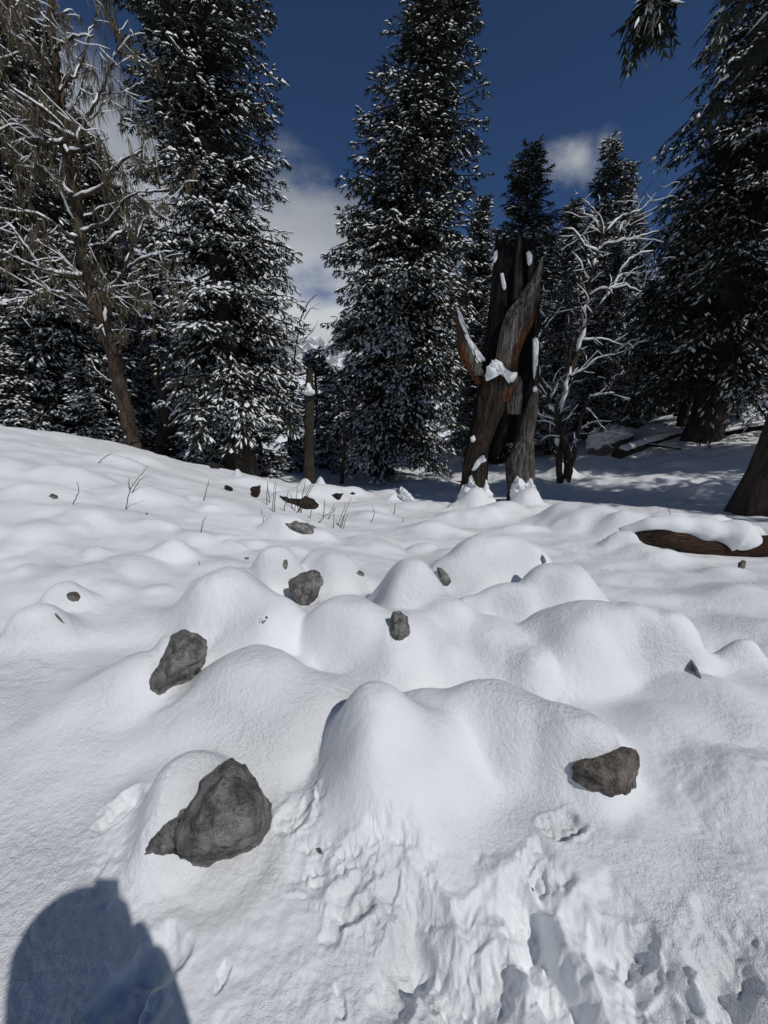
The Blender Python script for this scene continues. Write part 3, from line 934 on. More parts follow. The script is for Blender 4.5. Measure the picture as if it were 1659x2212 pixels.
t10 = plant(T10, x10, y10, GZ(x10, y10), 'near fir whose dark flaring trunk is cut by the right edge')
def hanging_bough(parent, base, tip, seed):
    rng = np.random.RandomState(seed)
    lf, sn_, wd2 = MB(), MB(), MB()
    mid = (base + tip) / 2 + np.array((0, 0, 0.5))
    p = resample([base, mid, tip + np.array((0.35, 0, 0.45)), tip], 24)
    tube(wd2, p - base, np.linspace(0.05, 0.012, 24), 6)
    O, D, Ln = [], [], []
    for k in range(17, 24):
        for _ in range(9):
            d = np.array((rng.normal(0, 0.45), rng.normal(0, 0.45), -0.9))
            d /= np.linalg.norm(d)
            o = p[k] + rng.normal(0, 0.03, 3)
            m = rng.uniform(0.08, 0.42)
            for u in np.arange(0, m, 0.13):
                dd = d + rng.normal(0, 0.28, 3)
                O.append(o + d * u - base); D.append(dd / np.linalg.norm(dd)); Ln.append(rng.uniform(0.2, 0.34))
    blade_mesh(lf, sn_, np.array(O), np.array(D), np.array(Ln), rng, np.full(len(O), 0.25), wid=0.22, snow_w=0.8)
    cv = np.vstack(lf.v + wd2.v)
    cf = np.vstack(lf.f + [f + lf.n for f in wd2.f])
    mi = np.concatenate([np.zeros(sum(len(f) for f in lf.f)), np.ones(sum(len(f) for f in wd2.f))])
    b_ = link('bough', mesh_np('bough', cv, cf, [M_NEEDLE, M_TWIG], False, mi), parent=parent, loc=base - np.array(parent.location))
    link('snow', sn_.mesh('snow', M_TSNOW), parent=b_)['kind'] = 'stuff'


hanging_bough(t10, np.array((x10, y10, GZ(x10, y10) + 10.5)), PY(1392, 12, 6.3), 5)
# shared meshes for the rest
TA = make_conifer(21, 16, ([0, .1, .3, .5, .7, .9, 1], [2.0, 2.4, 2.3, 1.9, 1.4, 0.6, 0.1]), 0.8, 230, lat_sp=0.34, spr_sp=0.17, spr_len=0.34, trunk_r=0.24, snow_p=0.95, droop=0.35)
TB = make_conifer(22, 16, ([0, .15, .35, .55, .75, .9, 1], [1.7, 2.0, 2.1, 1.6, 1.3, 0.8, 0.15]), 2.2, 190, lat_sp=0.34, spr_sp=0.17, spr_len=0.34, trunk_r=0.22, snow_p=0.8, droop=0.45, clump=0.9)
TC = make_conifer(23, 6, ([0, .2, .5, .8, 1], [1.5, 1.4, 0.95, 0.45, 0.05]), 0.15, 90, lat_sp=0.26, spr_sp=0.18, spr_len=0.30, trunk_r=0.10, snow_p=1.0, droop=0.25, snow_w=1.5)
KIND = {'A': (TA, 16.0), 'B': (TB, 16.0), 'C': (TC, 6.0)}


def fir(kind, px, Y, top_py, label, rot, widen=1.0, group='firs of the forest behind'):
    """fir standing at forward distance Y under picture column px, reaching up to row top_py"""
    x = PY(px, 1000, Y)[0]
    z = GZ(x, Y)
    ms, h0 = KIND[kind]
    zt = PY(px, top_py, Y)[2]
    s = (zt - z) / h0
    return plant(ms, x, Y, z, label, rot, s * widen, group, sz=s)


fir('B', 1088, 21, 318, 'slim fir with tufted crown rising directly behind the broken trunk', 0.4, 1.25)
fir('B', 1230, 25, 300, 'fir with pointed top beside the small white cloud', 2.2, 1.0)
fir('A', 1268, 26, 345, 'slightly shorter fir just right of the pointed one under the cloud', 1.2, 0.8)
fir('A', 100, 13.5, -260, 'tall dark fir behind the bare leaning tree, trunk near left edge', 0.9, 0.95)
fir('A', 235, 17, -60, 'dark fir whose slope shows against the sky between leaning tree and tall fir', 3.0, 0.95)
fir('A', -60, 15, -300, 'dark fir cut by the left edge of the picture', 4.0, 1.0)
fir('B', 330, 20, 330, 'shaded fir behind the dark forked tree, left of the tall fir', 5.0, 1.0)
fir('A', 20, 22, 200, 'farther fir filling the forest at far left', 2.0, 1.1)
fir('A', 170, 25, 300, 'farther fir deep in the left forest', 1.0, 1.1)
fir('B', 420, 26, 560, 'far fir seen low between the left trees and the tall fir', 0.2, 1.0)
fir('C', 690, 21, 755, 'small snowy young fir below the mountain in the gap', 0.3, 1.2)
fir('C', 628, 19, 800, 'young fir half hidden beside the tall left fir', 1.7, 1.1)
fir('C', 735, 24, 790, 'young fir at the left foot of the middle fir', 2.9, 1.2)
fir('C', 60, 11.5, 745, 'low fir with heavily snow-loaded boughs at far left', 1.1, 1.25)
fir('C', 205, 12.0, 780, 'low fir with loaded boughs left of the leaning trunk', 2.4, 1.2)
fir('C', 470, 13.5, 720, 'young fir in front of the tall left fir', 3.4, 1.0)
fir('A', 1010, 24, 420, 'fir standing close behind the middle fir on its right', 0.7, 1.0)
fir('A', 1210, 30, 480, 'distant fir between broken trunk and bare snowy tree', 2.7, 1.0)
fir('A', 1420, 21, 470, 'dark fir between bare snowy tree and massive right fir', 1.9, 0.9)
fir('A', 1500, 28, 380, 'distant fir behind the massive right fir', 3.9, 1.0)
fir('A', 1600, 24, 100, 'dark fir behind the massive fir near right edge', 5.2, 1.0)
fir('C', 1240, 27, 790, 'young fir low behind the bare snowy tree', 5.0, 1.3)
fir('C', 1400, 25, 760, 'young fir low at the forest edge right of the bare tree', 0.5, 1.4)
fir('C', 1080, 22, 800, 'young fir low behind the left side of broken trunk', 4.4, 1.4)
fir('A', 300, 15.5, 240, 'dark fir filling the space between leaning tree and tall fir', 0.1, 0.9)
fir('B', 385, 19, 420, 'fir at the left edge of the tall fir, sky showing through', 2.1, 0.9)
fir('A', 1065, 19, 560, 'dark fir directly behind the left edge of the broken trunk', 1.3, 1.0)
fir('A', 1180, 18, 600, 'fir behind the right edge of the broken trunk', 5.6, 1.0)
fir('A', 1265, 20, 520, 'fir behind the stems of the bare snowy tree', 3.3, 1.0)
fir('A', 1345, 19, 600, 'fir behind the right branches of the bare snowy tree', 0.0, 1.0)
fir('B', 1450, 19, 560, 'fir under the left skirt of the massive fir', 4.0, 1.1)
fir('A', 1560, 20, 500, 'fir close behind the trunk of the massive fir', 2.5, 1.1)
fir('A', 175, 13.2, -180, 'dark fir straight behind the crown of the leaning tree', 5.5, 1.0)
fir('A', 45, 12.8, -120, 'dark fir left behind the leaning tree, between two others', 3.3, 1.0)
fir('A', 120, 16.5, -260, 'tall fir closing the gap in the far left treetops', 2.6, 1.25)
fir('B', 1455, 17.5, 120, 'slimmer fir with its own thin trunk left of the massive fir trunk', 1.4, 0.9)
fir('C', 150, 15, 640, 'young fir in the dark under the leaning tree', 0.8, 1.3)
fir('C', 385, 15, 800, 'young fir beneath the fanning dark limbs', 4.8, 1.3)
fir('C', 565, 15, 830, 'young fir right of the tall fir trunk', 5.9, 1.3)
fir('C', 30, 18, 560, 'young fir deep in the far left corner of the forest', 3.9, 1.4)
for px_, Y_, tp_, rt_, wd__, lb_ in [(1005, 29, 520, 0.3, 1.35, 'deep-forest fir just right of the middle fir'), (1120, 27, 470, 1.9, 1.4, 'deep-forest fir behind the splintered top of the broken trunk'),
                                   (1175, 32, 430, 2.8, 1.4, 'deep-forest fir right of the slim tufted fir'), (1290, 30, 455, 4.1, 1.4, 'deep-forest fir behind the crown of the bare snowy tree'),
                                   (1385, 31, 430, 5.3, 1.4, 'deep-forest fir left of the massive right fir'), (1235, 23, 640, 0.9, 1.5, 'low broad fir behind the lower stems of the bare snowy tree'),
                                   (1320, 22, 690, 2.3, 1.5, 'low broad fir behind the half-covered block'), (1040, 21, 700, 3.6, 1.5, 'low broad fir behind the side arm of the broken trunk')]:
    fir('A', px_, Y_, tp_, lb_, rt_, wd__)
fir('A', 880, 33, 560, 'distant fir behind the middle fir', 4.4, 1.1)
for k, (x, y, s, r) in enumerate([(11.9, 3.0, 1.15, 0.6), (15.8, 6.2, 1.25, 2.2), (20.0, 1.5, 1.2, 1.1)]):
    plant(TA if k % 2 else TB, x, y, GZ(x, y), 'fir beyond the right edge whose shadow dapples the snow', r, s, 'firs beyond the right edge')

# ------------------------------------------------------------------ bare trees laden with snow
def bare_tree(name, stems, label, seed, twigs=1.0, mat=None, snow_amt=1.0, lichen=0, sub_len=1.0, levels=2, plaster=0.0):
    """stems: list of (points (n,3), r0, r1). Main stem first; thinner branches grow from all of them."""
    rng = np.random.RandomState(seed)
    trunk, br, snow, lic = MB(), MB(), MB(), MB()
    for st_ in stems:
        p0 = st_[0][0]
        g0 = GZ(p0[0], p0[1])
        if p0[2] < g0 + 0.75:
            p0[2] = min(p0[2], g0 - 0.25)
    base = np.array(stems[0][0][0], float)
    todo = []
    limbs = []

    def put(pts, r0, r1, mb, sides):
        n = len(pts)
        rad_ = np.linspace(r0, r1, n)
        tube(mb, pts - base, rad_, sides, ridge=0.12 if sides > 6 else 0.0, seed=seed)
        # snow riding on the upper side
        tan = np.gradient(pts, axis=0)
        tan /= np.linalg.norm(tan, axis=1)[:, None] + 1e-9
        horiz = 1 - np.abs(tan[:, 2])
        amt = np.clip(horiz * 1.8, 0.0, 1) * snow_amt * (1.0 if r0 > 0.02 else 0.62)
        steep = amt < 0.45
        if plaster and r0 > 0.03:
            amt = np.maximum(amt, plaster)
        nz = np.array([rng.normal(0, 1) for _ in range(n)])
        nz = np.convolve(nz, [0.25, 0.5, 0.25], 'same')
        on = (amt + 0.35 * nz) > 0.22
        k = 0
        while k < n:
            if not on[k]:
                k += 1
                continue
            e = k
            while e + 1 < n and on[e + 1]:
                e += 1
            if e - k >= 1:
                seg = pts[k:e + 1]
                rs = np.minimum(0.007 + rad_[k:e + 1] * 0.80, 0.10) * (0.7 + 0.45 * amt[k:e + 1]) * (1 + 0.25 * nz[k:e + 1])
                rs = np.clip(rs, 0.004, 0.2)
                rs[0] *= 0.4; rs[-1] *= 0.4
                off = rad_[k:e + 1][:, None] * 0.65 * np.array((0, -0.25, 1.0)) + rs[:, None] * np.array((0, 0, 0.35))
                off = np.where(steep[k:e + 1][:, None], rad_[k:e + 1][:, None] * np.array((-0.45, -0.55, 0.25)), off)
                tube(snow, seg + off - base, rs, 5, squash=1.0)
            k = e + 1

    for si, (pts, r0, r1) in enumerate(stems):
        n = max(8, int(np.linalg.norm(np.diff(np.asarray(pts, float), axis=0), axis=1).sum() / (0.12 if r0 > 0.08 else 0.09)))
        p = resample(pts, n)
        p = p + rng.normal(0, 0.012 + 0.05 * r0, p.shape) * (np.arange(n)[:, None] > 0)
        mb_ = trunk
        if si > 0:
            mb_ = MB()
            limbs.append(mb_)
        put(p, r0, r1, mb_, 12 if r0 > 0.07 else 6)
        todo.append((p, r0, r1, 0))
    while todo:
        p, r0, r1, lev = todo.pop()
        if lev >= levels:
            continue
        ln = np.linalg.norm(np.diff(p, axis=0), axis=1).sum()
        cnt = int(ln * (2.4 if lev == 0 else 3.2) * twigs * rng.uniform(0.7, 1.2))
        for _ in range(cnt):
            u = rng.uniform(0.25 if lev == 0 else 0.1, 1.0)
            k = min(len(p) - 2, int(u * (len(p) - 1)))
            rr = r0 + (r1 - r0) * u
            d = p[k + 1] - p[k]
            d /= np.linalg.norm(d) + 1e-9
            a = rng.normal(0, 1, 3)
            a -= d * a.dot(d)
            a /= np.linalg.norm(a)
            nd = d * rng.uniform(0.3, 0.9) + a * 0.8 + np.array((0, 0, 0.12))
            nd /= np.linalg.norm(nd)
            l2 = sub_len * (rng.uniform(0.5, 1.5) if lev == 0 else rng.uniform(0.2, 0.7))
            m = max(4, int(l2 / 0.10))
            q = [p[k]]
            for _s in range(m):
                nd = nd + rng.normal(0, 0.16, 3) + np.array((0, 0, 0.02))
                nd /= np.linalg.norm(nd)
                q.append(q[-1] + nd * l2 / m)
            q = np.array(q)
            rs = min(rr * 0.55, 0.032 if lev == 0 else 0.014)
            put(q, max(rs, 0.006), 0.003, br, 4)
            todo.append((q, max(rs, 0.006), 0.003, lev + 1))
            if lichen and lev >= 0:
                for _l in range(int(lichen * rng.uniform(0, 2))):
                    kk = rng.randint(len(q))
                    ll = rng.uniform(0.08, 0.35)
                    o = q[kk] - base
                    w_ = rng.uniform(0.003, 0.009)
                    a_ = rng.uniform(0, math.pi)
                    wv = np.array((math.cos(a_), math.sin(a_), 0)) * w_
                    sw = rng.normal(0, 0.06, 3) * np.array((1, 1, 0.2))
                    lic.add([o - wv, o + wv, o + sw * 0.5 + (0, 0, -0.55 * ll) + wv * 1.4, o + sw + (0, 0, -ll)], [(0, 1, 2), (0, 2, 3)])
    e = link(name, None, loc=base, label=label, cat='tree')
    link('trunk', trunk.mesh('trunk', mat or M_BARKB), parent=e)
    for mb_ in limbs:
        link('branch', mb_.mesh('branch', mat or M_BARKB), parent=e)
    if not br.empty():
        link('twigs', br.mesh('twigs', mat or M_BARKB), parent=e)['kind'] = 'stuff'
    if not snow.empty():
        o = link('snow', snow.mesh('snow', M_TSNOW), parent=e)
        o['kind'] = 'stuff'
    if not lic.empty():
        o = link('hanging_lichen', lic.mesh('hanging_lichen', M_LICHEN, False), parent=e)
        o['kind'] = 'stuff'
    return e


def PP(lst, Y, dy=0.0):
    """picture polyline -> points at forward distance Y (dy: change of distance along it)"""
    n = len(lst)
    return np.array([PY(px, py, Y + dy * k / max(1, n - 1)) for k, (px, py) in enumerate(lst)])


Y1 = 9.6
st = [(PP([(289, 975), (284, 945), (267, 862), (233, 733), (208, 654), (187, 583), (165, 450), (140, 300), (118, 120), (95, -120)], Y1, 0.2), 0.185, 0.05)]
for l, dy, r in [([(179, 600), (125, 592), (83, 567), (42, 508), (-20, 440)], -0.8, 0.06), ([(200, 690), (158, 658), (129, 631), (83, 633), (54, 596), (0, 542)], -1.0, 0.05),
                 ([(233, 715), (232, 675), (236, 640), (250, 612), (267, 587), (283, 537), (308, 483)], -0.6, 0.06), ([(267, 587), (321, 554), (375, 542)], -0.3, 0.03),
                 ([(187, 562), (225, 529), (267, 496), (292, 500)], 0.6, 0.04), ([(160, 430), (217, 408), (246, 367), (267, 346), (308, 325)], -0.8, 0.045),
                 ([(172, 500), (233, 479), (267, 433), (317, 408)], -0.5, 0.04), ([(172, 520), (146, 504), (96, 471), (42, 458), (-10, 455)], -0.7, 0.05),
                 ([(179, 325), (154, 292), (104, 242), (50, 208), (0, 167)], -0.9, 0.045), ([(150, 330), (179, 321), (200, 312), (237, 298)], -0.4, 0.03),
                 ([(135, 230), (96, 125), (50, 71), (8, 21)], -0.7, 0.04), ([(118, 110), (158, 79), (204, 79)], -0.4, 0.03), ([(150, 330), (120, 280), (80, 200), (40, 90), (20, -20)], 0.5, 0.04),
                 ([(150, 350), (190, 250), (230, 170), (262, 60)], 0.3, 0.04), ([(233, 733), (222, 700), (214, 715), (205, 700)], -0.3, 0.03),
                 ([(130, 200), (170, 150), (210, 20)], 0.4, 0.03), ([(160, 420), (110, 380), (60, 350), (10, 330)], 0.3, 0.035), ([(140, 300), (100, 310), (40, 270), (-10, 290)], -0.3, 0.035)]:
    st.append((PP(l, Y1, dy), r, r * 0.3))
bare_tree('bare_tree', st, 'leaning bare tree with snow-laden twisting branches and hanging lichen at left', 41, twigs=1.5, lichen=14, sub_len=0.95, snow_amt=0.62)

Y8 = 11.5
st = [(PP([(1222, 1035), (1226, 988), (1214, 935), (1202, 900), (1185, 865), (1167, 821), (1161, 739), (1164, 700)], Y8, -0.3), 0.12, 0.05)]
for l, dy, r in [([(1216, 1020), (1205, 960), (1208, 915), (1229, 812), (1255, 739), (1273, 622), (1288, 560), (1302, 510), (1312, 470)], 0.3, 0.10),
                 ([(1228, 1015), (1236, 1000), (1247, 940), (1261, 885), (1275, 860), (1300, 852), (1327, 850)], -0.5, 0.07),
                 ([(1263, 880), (1285, 900), (1310, 930)], -0.5, 0.03), ([(1225, 806), (1236, 744), (1265, 700), (1309, 642)], -0.4, 0.06),
                 ([(1273, 642), (1295, 628), (1320, 624), (1350, 620), (1382, 631)], -0.6, 0.05), ([(1290, 545), (1309, 529), (1345, 522), (1382, 514), (1420, 500)], -0.4, 0.045),
                 ([(1309, 500), (1340, 470), (1380, 455), (1410, 430)], 0.3, 0.03), ([(1290, 545), (1260, 530), (1240, 500), (1215, 495)], -0.4, 0.035),
                 ([(1300, 500), (1280, 470), (1255, 460)], 0.3, 0.03), ([(1161, 760), (1185, 740), (1190, 715)], -0.2, 0.04), ([(1185, 865), (1205, 830), (1222, 800)], 0.2, 0.05),
                 ([(1309, 642), (1330, 610), (1360, 560), (1410, 540)], 0.2, 0.04), ([(1229, 812), (1260, 800), (1290, 775), (1330, 765)], -0.5, 0.035), ([(1202, 980), (1190, 940), (1180, 905)], 0.2, 0.04),
                 ([(1226, 985), (1240, 960), (1252, 930)], 0.2, 0.035)]:
    st.append((PP(l, Y8, dy), r, r * 0.35))
bare_tree('bare_tree', st, 'bare many-stemmed tree thickly coated in snow, right of the broken trunk', 42, twigs=1.15, sub_len=0.85, snow_amt=0.85, mat=M_BARK, plaster=0.22)

Y14 = 14.0
st = [(PP([(345, 1010), (350, 960), (358, 905), (352, 850), (335, 767)], Y14, 0), 0.28, 0.1)]
for l in ([(356, 910), (362, 883), (400, 808), (433, 725), (450, 650)], [(358, 905), (367, 875), (417, 808), (458, 783), (500, 760)], [(358, 930), (375, 900), (417, 842), (450, 821)],
          [(352, 880), (330, 800), (300, 720), (290, 640)], [(360, 935), (385, 905), (420, 890)]):
    st.append((PP(l, Y14, -0.5), 0.10, 0.03))
bare_tree('bare_tree', st, 'dark forked tree with fanning bare limbs left of the tall fir', 43, twigs=0.7, sub_len=0.8, snow_amt=0.9, mat=M_BARK)
st = [(PP([(622, 1010), (628, 900), (638, 760), (650, 690), (666, 655), (684, 636)], 17.5, 0), 0.05, 0.01), (PP([(656, 690), (672, 668), (690, 668)], 17.5, 0), 0.02, 0.006), (PP([(652, 740), (675, 715), (688, 690)], 17.5, 0), 0.02, 0.006)]
bare_tree('bare_tree', st, 'thin leafless sapling showing twigs against the cloud beside the tall fir', 44, twigs=0.5, sub_len=0.5, snow_amt=0.3, mat=M_BARK)
# thin dark pole of a sapling before the middle fir
mb = MB()
p = PP([(738, 1045), (740, 1010), (743, 970), (744, 900)], 13.0)
tube(mb, resample(p, 10) - p[0], np.linspace(0.075, 0.05, 10), 8, ridge=0.1, seed=3)
link('sapling_trunk', mb.mesh('sapling_trunk', M_BARK), loc=p[0], label='thin dark sapling trunk just left of the middle fir', cat='tree')

# ------------------------------------------------------------------ limbs of dead wood given by their left and right edges
def limb(rows, Y, mat, name, parent=None, origin=None, depth=0.8, seed=0, sides=72, n=96, rough=0.16, jag=0.0, dY=None):
    """rows: (xl, xr, y) picture edges bottom to top at forward distance Y -> fluted solid limb"""
    Ls_, Rs_ = [], []
    for k, (xl, xr, y) in enumerate(rows):
        yy = Y + (dY[k] if dY is not None else 0)
        Ls_.append(PY(xl, y, yy)); Rs_.append(PY(xr, y, yy))
    Lp, Rp = resample(Ls_, n), resample(Rs_, n)
    c = (Lp + Rp) / 2
    half = (Rp - Lp) / 2
    hl = np.linalg.norm(half, axis=1)
    th = np.linspace(0, 2 * math.pi, sides, endpoint=False)
    fwd = np.array((0, 1.0, 0))
    cs, sn = np.cos(th), np.sin(th)
    z = c[:, 2] - c[0, 2]
    q = np.stack([np.repeat(cs[None] * 1.9, n, 0) + 0 * z[:, None], np.repeat(sn[None] * 1.9, n, 0), np.repeat(z[:, None] * 0.9, sides, 1)], -1).reshape(-1, 3)
    nz = fbm3(q * 1.6 + seed * 5.3, 4, seed, 0.6).reshape(n, sides)
    q2 = np.stack([np.repeat(cs[None] * 7, n, 0) + 0 * z[:, None], np.repeat(sn[None] * 7, n, 0), np.repeat(z[:, None] * 1.1, sides, 1)], -1).reshape(-1, 3)
    nz = nz + 0.9 * (0.5 - np.abs(fbm3(q2 * 1.1 + seed, 3, seed + 9))).reshape(n, sides)
    q3 = np.stack([np.repeat(cs[None] * 15, n, 0) + 0 * z[:, None], np.repeat(sn[None] * 15, n, 0), np.repeat(z[:, None] * 1.6, sides, 1)], -1).reshape(-1, 3)
    nz = nz + 0.55 * (0.4 - np.abs(fbm3(q3 + seed * 2, 2, seed + 19))).reshape(n, sides)
    s = 1 + rough * nz
    v = c[:, None] + (half[:, None] * cs[None, :, None] + fwd * (hl[:, None, None] * depth) * sn[None, :, None]) * s[..., None]
    if jag:
        w = np.linspace(0, 1, n)[:, None] ** 6
        v[..., 2] += jag * w * perlin2(th[None] * 4.0 + seed, np.zeros((1, sides)) + 0.5 + seed)
    o = np.array(origin) if origin is not None else c[0]
    v = (v - o).reshape(-1, 3)
    i, j = np.meshgrid(np.arange(n - 1), np.arange(sides), indexing='ij')
    A = i * sides + j
    B = i * sides + (j + 1) % sides
    f = np.concatenate([np.stack([A, B, B + sides], -1).reshape(-1, 3), np.stack([A, B + sides, A + sides], -1).reshape(-1, 3)])
    m = n * sides
    v = np.vstack([v, c[0] - o, c[-1] - o])
    k = np.arange(sides)
    f = np.vstack([f, np.stack([np.full(sides, m), (k + 1) % sides, k], -1), np.stack([np.full(sides, m + 1), (n - 1) * sides + k, (n - 1) * sides + (k + 1) % sides], -1)])
    me = mesh_np(name, v, f, mat)
    return link(name, me, parent=parent, loc=None if parent is not None else o)


def snow_lump(outline, Y, thick, name='snow_patch', parent=None, origin=None, seed=0, lift=0.0):
    """lumpy pad of snow filling a picture outline at forward distance Y"""
    pts = np.array([PY(px, py, Y) for px, py in outline])
    c = pts.mean(0)
    n = 64
    ring = resample(np.vstack([pts, pts[:1]]), n + 1)[:-1]
    rings = []
    for s, d in ((1.0, 0.6), (1.04, 0.3), (1.02, 0.0), (0.95, -0.3), (0.84, -0.55), (0.7, -0.75), (0.54, -0.88), (0.36, -0.96), (0.2, -1.0), (0.08, -1.0)):
        rr = c + (ring - c) * s
        rr = rr + np.array((0, 1.0, 0)) * d * thick
        rings.append(rr)
    v = np.vstack(rings)
    nz = fbm3(v * 14 + seed, 4, seed, 0.7)
    v = v + (v - c) * (0.13 * nz)[:, None] + np.array((0, -1, 0.4)) * (0.25 * thick * nz)[:, None]
    m = len(rings)
    i, j = np.meshgrid(np.arange(m - 1), np.arange(n), indexing='ij')
    A = i * n + j
    B = i * n + (j + 1) % n
    f = np.concatenate([np.stack([A, B, B + n], -1).reshape(-1, 3), np.stack([A, B + n, A + n], -1).reshape(-1, 3)])
    v = np.vstack([v, v[-n:].mean(0)])
    k = np.arange(n)
    f = np.vstack([f, np.stack([np.full(n, m * n), (m - 1) * n + k, (m - 1) * n + (k + 1) % n], -1)])
    o = np.array(origin) if origin is not None else c
    me = mesh_np(name, v - o, f, M_SNOW)
    return link(name, me, parent=parent, loc=None if parent is not None else o)


# ------------------------------------------------------------------ the broken trunk
YS = 8.0
so = PY(1075, 1090, YS)
so[2] = GZ(so[0], YS)
S = link('broken_tree_trunk', None, loc=so, label='huge hollow broken dead trunk standing on two legs, splintered top', cat='dead tree')
kw = dict(parent=S, origin=so)
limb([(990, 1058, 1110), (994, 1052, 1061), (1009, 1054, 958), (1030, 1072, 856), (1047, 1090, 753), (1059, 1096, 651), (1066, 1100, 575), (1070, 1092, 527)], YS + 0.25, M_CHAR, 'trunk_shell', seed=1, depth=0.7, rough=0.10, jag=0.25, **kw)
limb([(1000, 1052, 1108), (1001, 1050, 1032), (1012, 1055, 973), (1028, 1075, 915), (1037, 1104, 860), (1045, 1118, 826), (1052, 1112, 800)], YS - 0.05, M_WOODB, 'front_leg', seed=2, depth=0.6, rough=0.13, **kw)
limb([(1068, 1112, 812), (1073, 1110, 791), (1079, 1124, 739), (1097, 1152, 680), (1124, 1163, 640), (1143, 1167, 610), (1160, 1172, 580), (1170, 1175, 556)], YS - 0.05, M_WOODG, 'front_slab', seed=3, depth=0.55, rough=0.13, **kw)
limb([(1104, 1116, 800), (1108, 1124, 760), (1124, 1140, 722), (1140, 1154, 692), (1150, 1158, 672)], YS - 0.13, M_WOODO, 'orange_streak', seed=4, depth=0.5, rough=0.2, n=30, sides=16, **kw)
limb([(1097, 1125, 895), (1096, 1127, 865), (1102, 1128, 830), (1110, 1124, 812)], YS - 0.12, M_WOODG, 'burl', seed=5, depth=0.7, rough=0.16, n=30, **kw)
limb([(1078, 1098, 868), (1076, 1108, 850), (1086, 1112, 832), (1095, 1110, 822)], YS - 0.16, M_WOODO, 'orange_knob', seed=6, depth=0.5, rough=0.25, n=26, sides=20, **kw)
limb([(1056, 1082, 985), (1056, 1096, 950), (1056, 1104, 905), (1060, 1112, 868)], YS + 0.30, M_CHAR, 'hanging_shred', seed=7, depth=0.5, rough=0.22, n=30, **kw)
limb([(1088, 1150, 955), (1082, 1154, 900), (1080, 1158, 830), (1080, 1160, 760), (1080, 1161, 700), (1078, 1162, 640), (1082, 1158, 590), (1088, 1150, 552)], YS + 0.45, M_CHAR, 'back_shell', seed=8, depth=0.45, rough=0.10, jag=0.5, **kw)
limb([(1151, 1162, 850), (1152, 1161, 780), (1153, 1160, 700), (1156, 1160, 640)], YS + 0.1, M_WOODB, 'side_rim', seed=9, depth=1.0, rough=0.18, n=30, sides=14, **kw)
limb([(1101, 1152, 1108), (1100, 1152, 1046), (1097, 1153, 1002), (1110, 1153, 965), (1120, 1153, 944), (1135, 1160, 885), (1147, 1162, 850), (1153, 1160, 833)], YS, M_WOODG, 'right_leg', seed=10, depth=0.75, rough=0.15, **kw)
limb([(1106, 1128, 650), (1109, 1128, 627), (1113, 1128, 563), (1116, 1127, 530), (1119, 1125, 508)], YS + 0.12, M_WOODB, 'splinter', seed=11, depth=0.7, rough=0.18, n=30, sides=16, **kw)
limb([(1092, 1104, 660), (1094, 1104, 610), (1096, 1102, 570), (1098, 1100, 548)], YS + 0.3, M_CHAR, 'splinter', seed=12, depth=0.8, rough=0.18, n=26, sides=14, **kw)
limb([(1140, 1154, 650), (1140, 1154, 600), (1140, 1154, 560), (1142, 1152, 540)], YS + 0.2, M_WOODB, 'splinter', seed=13, depth=0.8, rough=0.18, n=26, sides=14, **kw)
limb([(1066, 1078, 590), (1068, 1086, 550), (1072, 1090, 530), (1080, 1090, 524)], YS + 0.05, M_CHAR, 'splinter', seed=14, depth=0.8, rough=0.18, n=26, sides=14, **kw)
limb([(1028, 1048, 830), (1014, 1036, 806), (1000, 1034, 783), (989, 1022, 753), (986, 1009, 710), (986, 997, 676), (988, 991, 658)], YS + 0.05, M_WOODO, 'side_arm', seed=15, depth=0.6, rough=0.12, n=36, **kw)
limb([(1022, 1046, 812), (1012, 1036, 785), (1004, 1024, 755), (1000, 1011, 712), (994, 999, 678)], YS + 0.0, M_WOODG, 'side_arm_face', seed=16, depth=0.6, rough=0.12, n=30, **kw)
sn = dict(parent=S, origin=so)
snow_lump([(1050, 812), (1056, 790), (1070, 780), (1084, 788), (1098, 800), (1114, 808), (1112, 822), (1098, 828), (1092, 818), (1078, 808), (1066, 808), (1056, 822)], YS - 0.22, 0.10, seed=1, **sn)
snow_lump([(987, 662), (993, 668), (1003, 700), (1012, 735), (1022, 758), (1040, 768), (1044, 778), (1026, 788), (1018, 765), (1004, 735), (996, 705), (990, 680)], YS + 0.02, 0.09, seed=2, **sn)
snow_lump([(980, 1104), (994, 1074), (1006, 1048), (1018, 1034), (1026, 1046), (1034, 1052), (1044, 1050), (1051, 1040), (1058, 1064), (1070, 1094), (1062, 1108), (998, 1110)], YS - 0.16, 0.22, seed=3, **sn)
snow_lump([(1104, 1060), (1112, 1040), (1120, 1032), (1134, 1046), (1132, 1066), (1128, 1090), (1108, 1090)], YS - 0.26, 0.14, seed=4, **sn)
snow_lump([(1134, 1050), (1148, 1038), (1156, 1052), (1166, 1076), (1176, 1090), (1166, 1100), (1140, 1100), (1130, 1082)], YS - 0.24, 0.14, seed=5, **sn)
snow_lump([(1085, 1100), (1108, 1084), (1134, 1080), (1156, 1092), (1150, 1108), (1120, 1112), (1094, 1112)], YS - 0.34, 0.13, seed=6, **sn)
snow_lump([(1020, 1015), (1030, 995), (1043, 985), (1049, 995), (1040, 1000), (1026, 1016)], YS - 0.26, 0.06, seed=7, **sn)
snow_lump([(1017, 945), (1025, 942), (1026, 952), (1019, 955)], YS - 0.2, 0.04, seed=8, **sn)
snow_lump([(1068, 545), (1074, 541), (1073, 560), (1067, 565)], YS - 0.08, 0.04, seed=9, **sn)
snow_lump([(1138, 546), (1149, 546), (1147, 572), (1141, 570)], YS + 0.08, 0.04, seed=10, **sn)
snow_lump([(1081, 590), (1087, 592), (1093, 620), (1087, 622)], YS - 0.02, 0.04, seed=11, **sn)
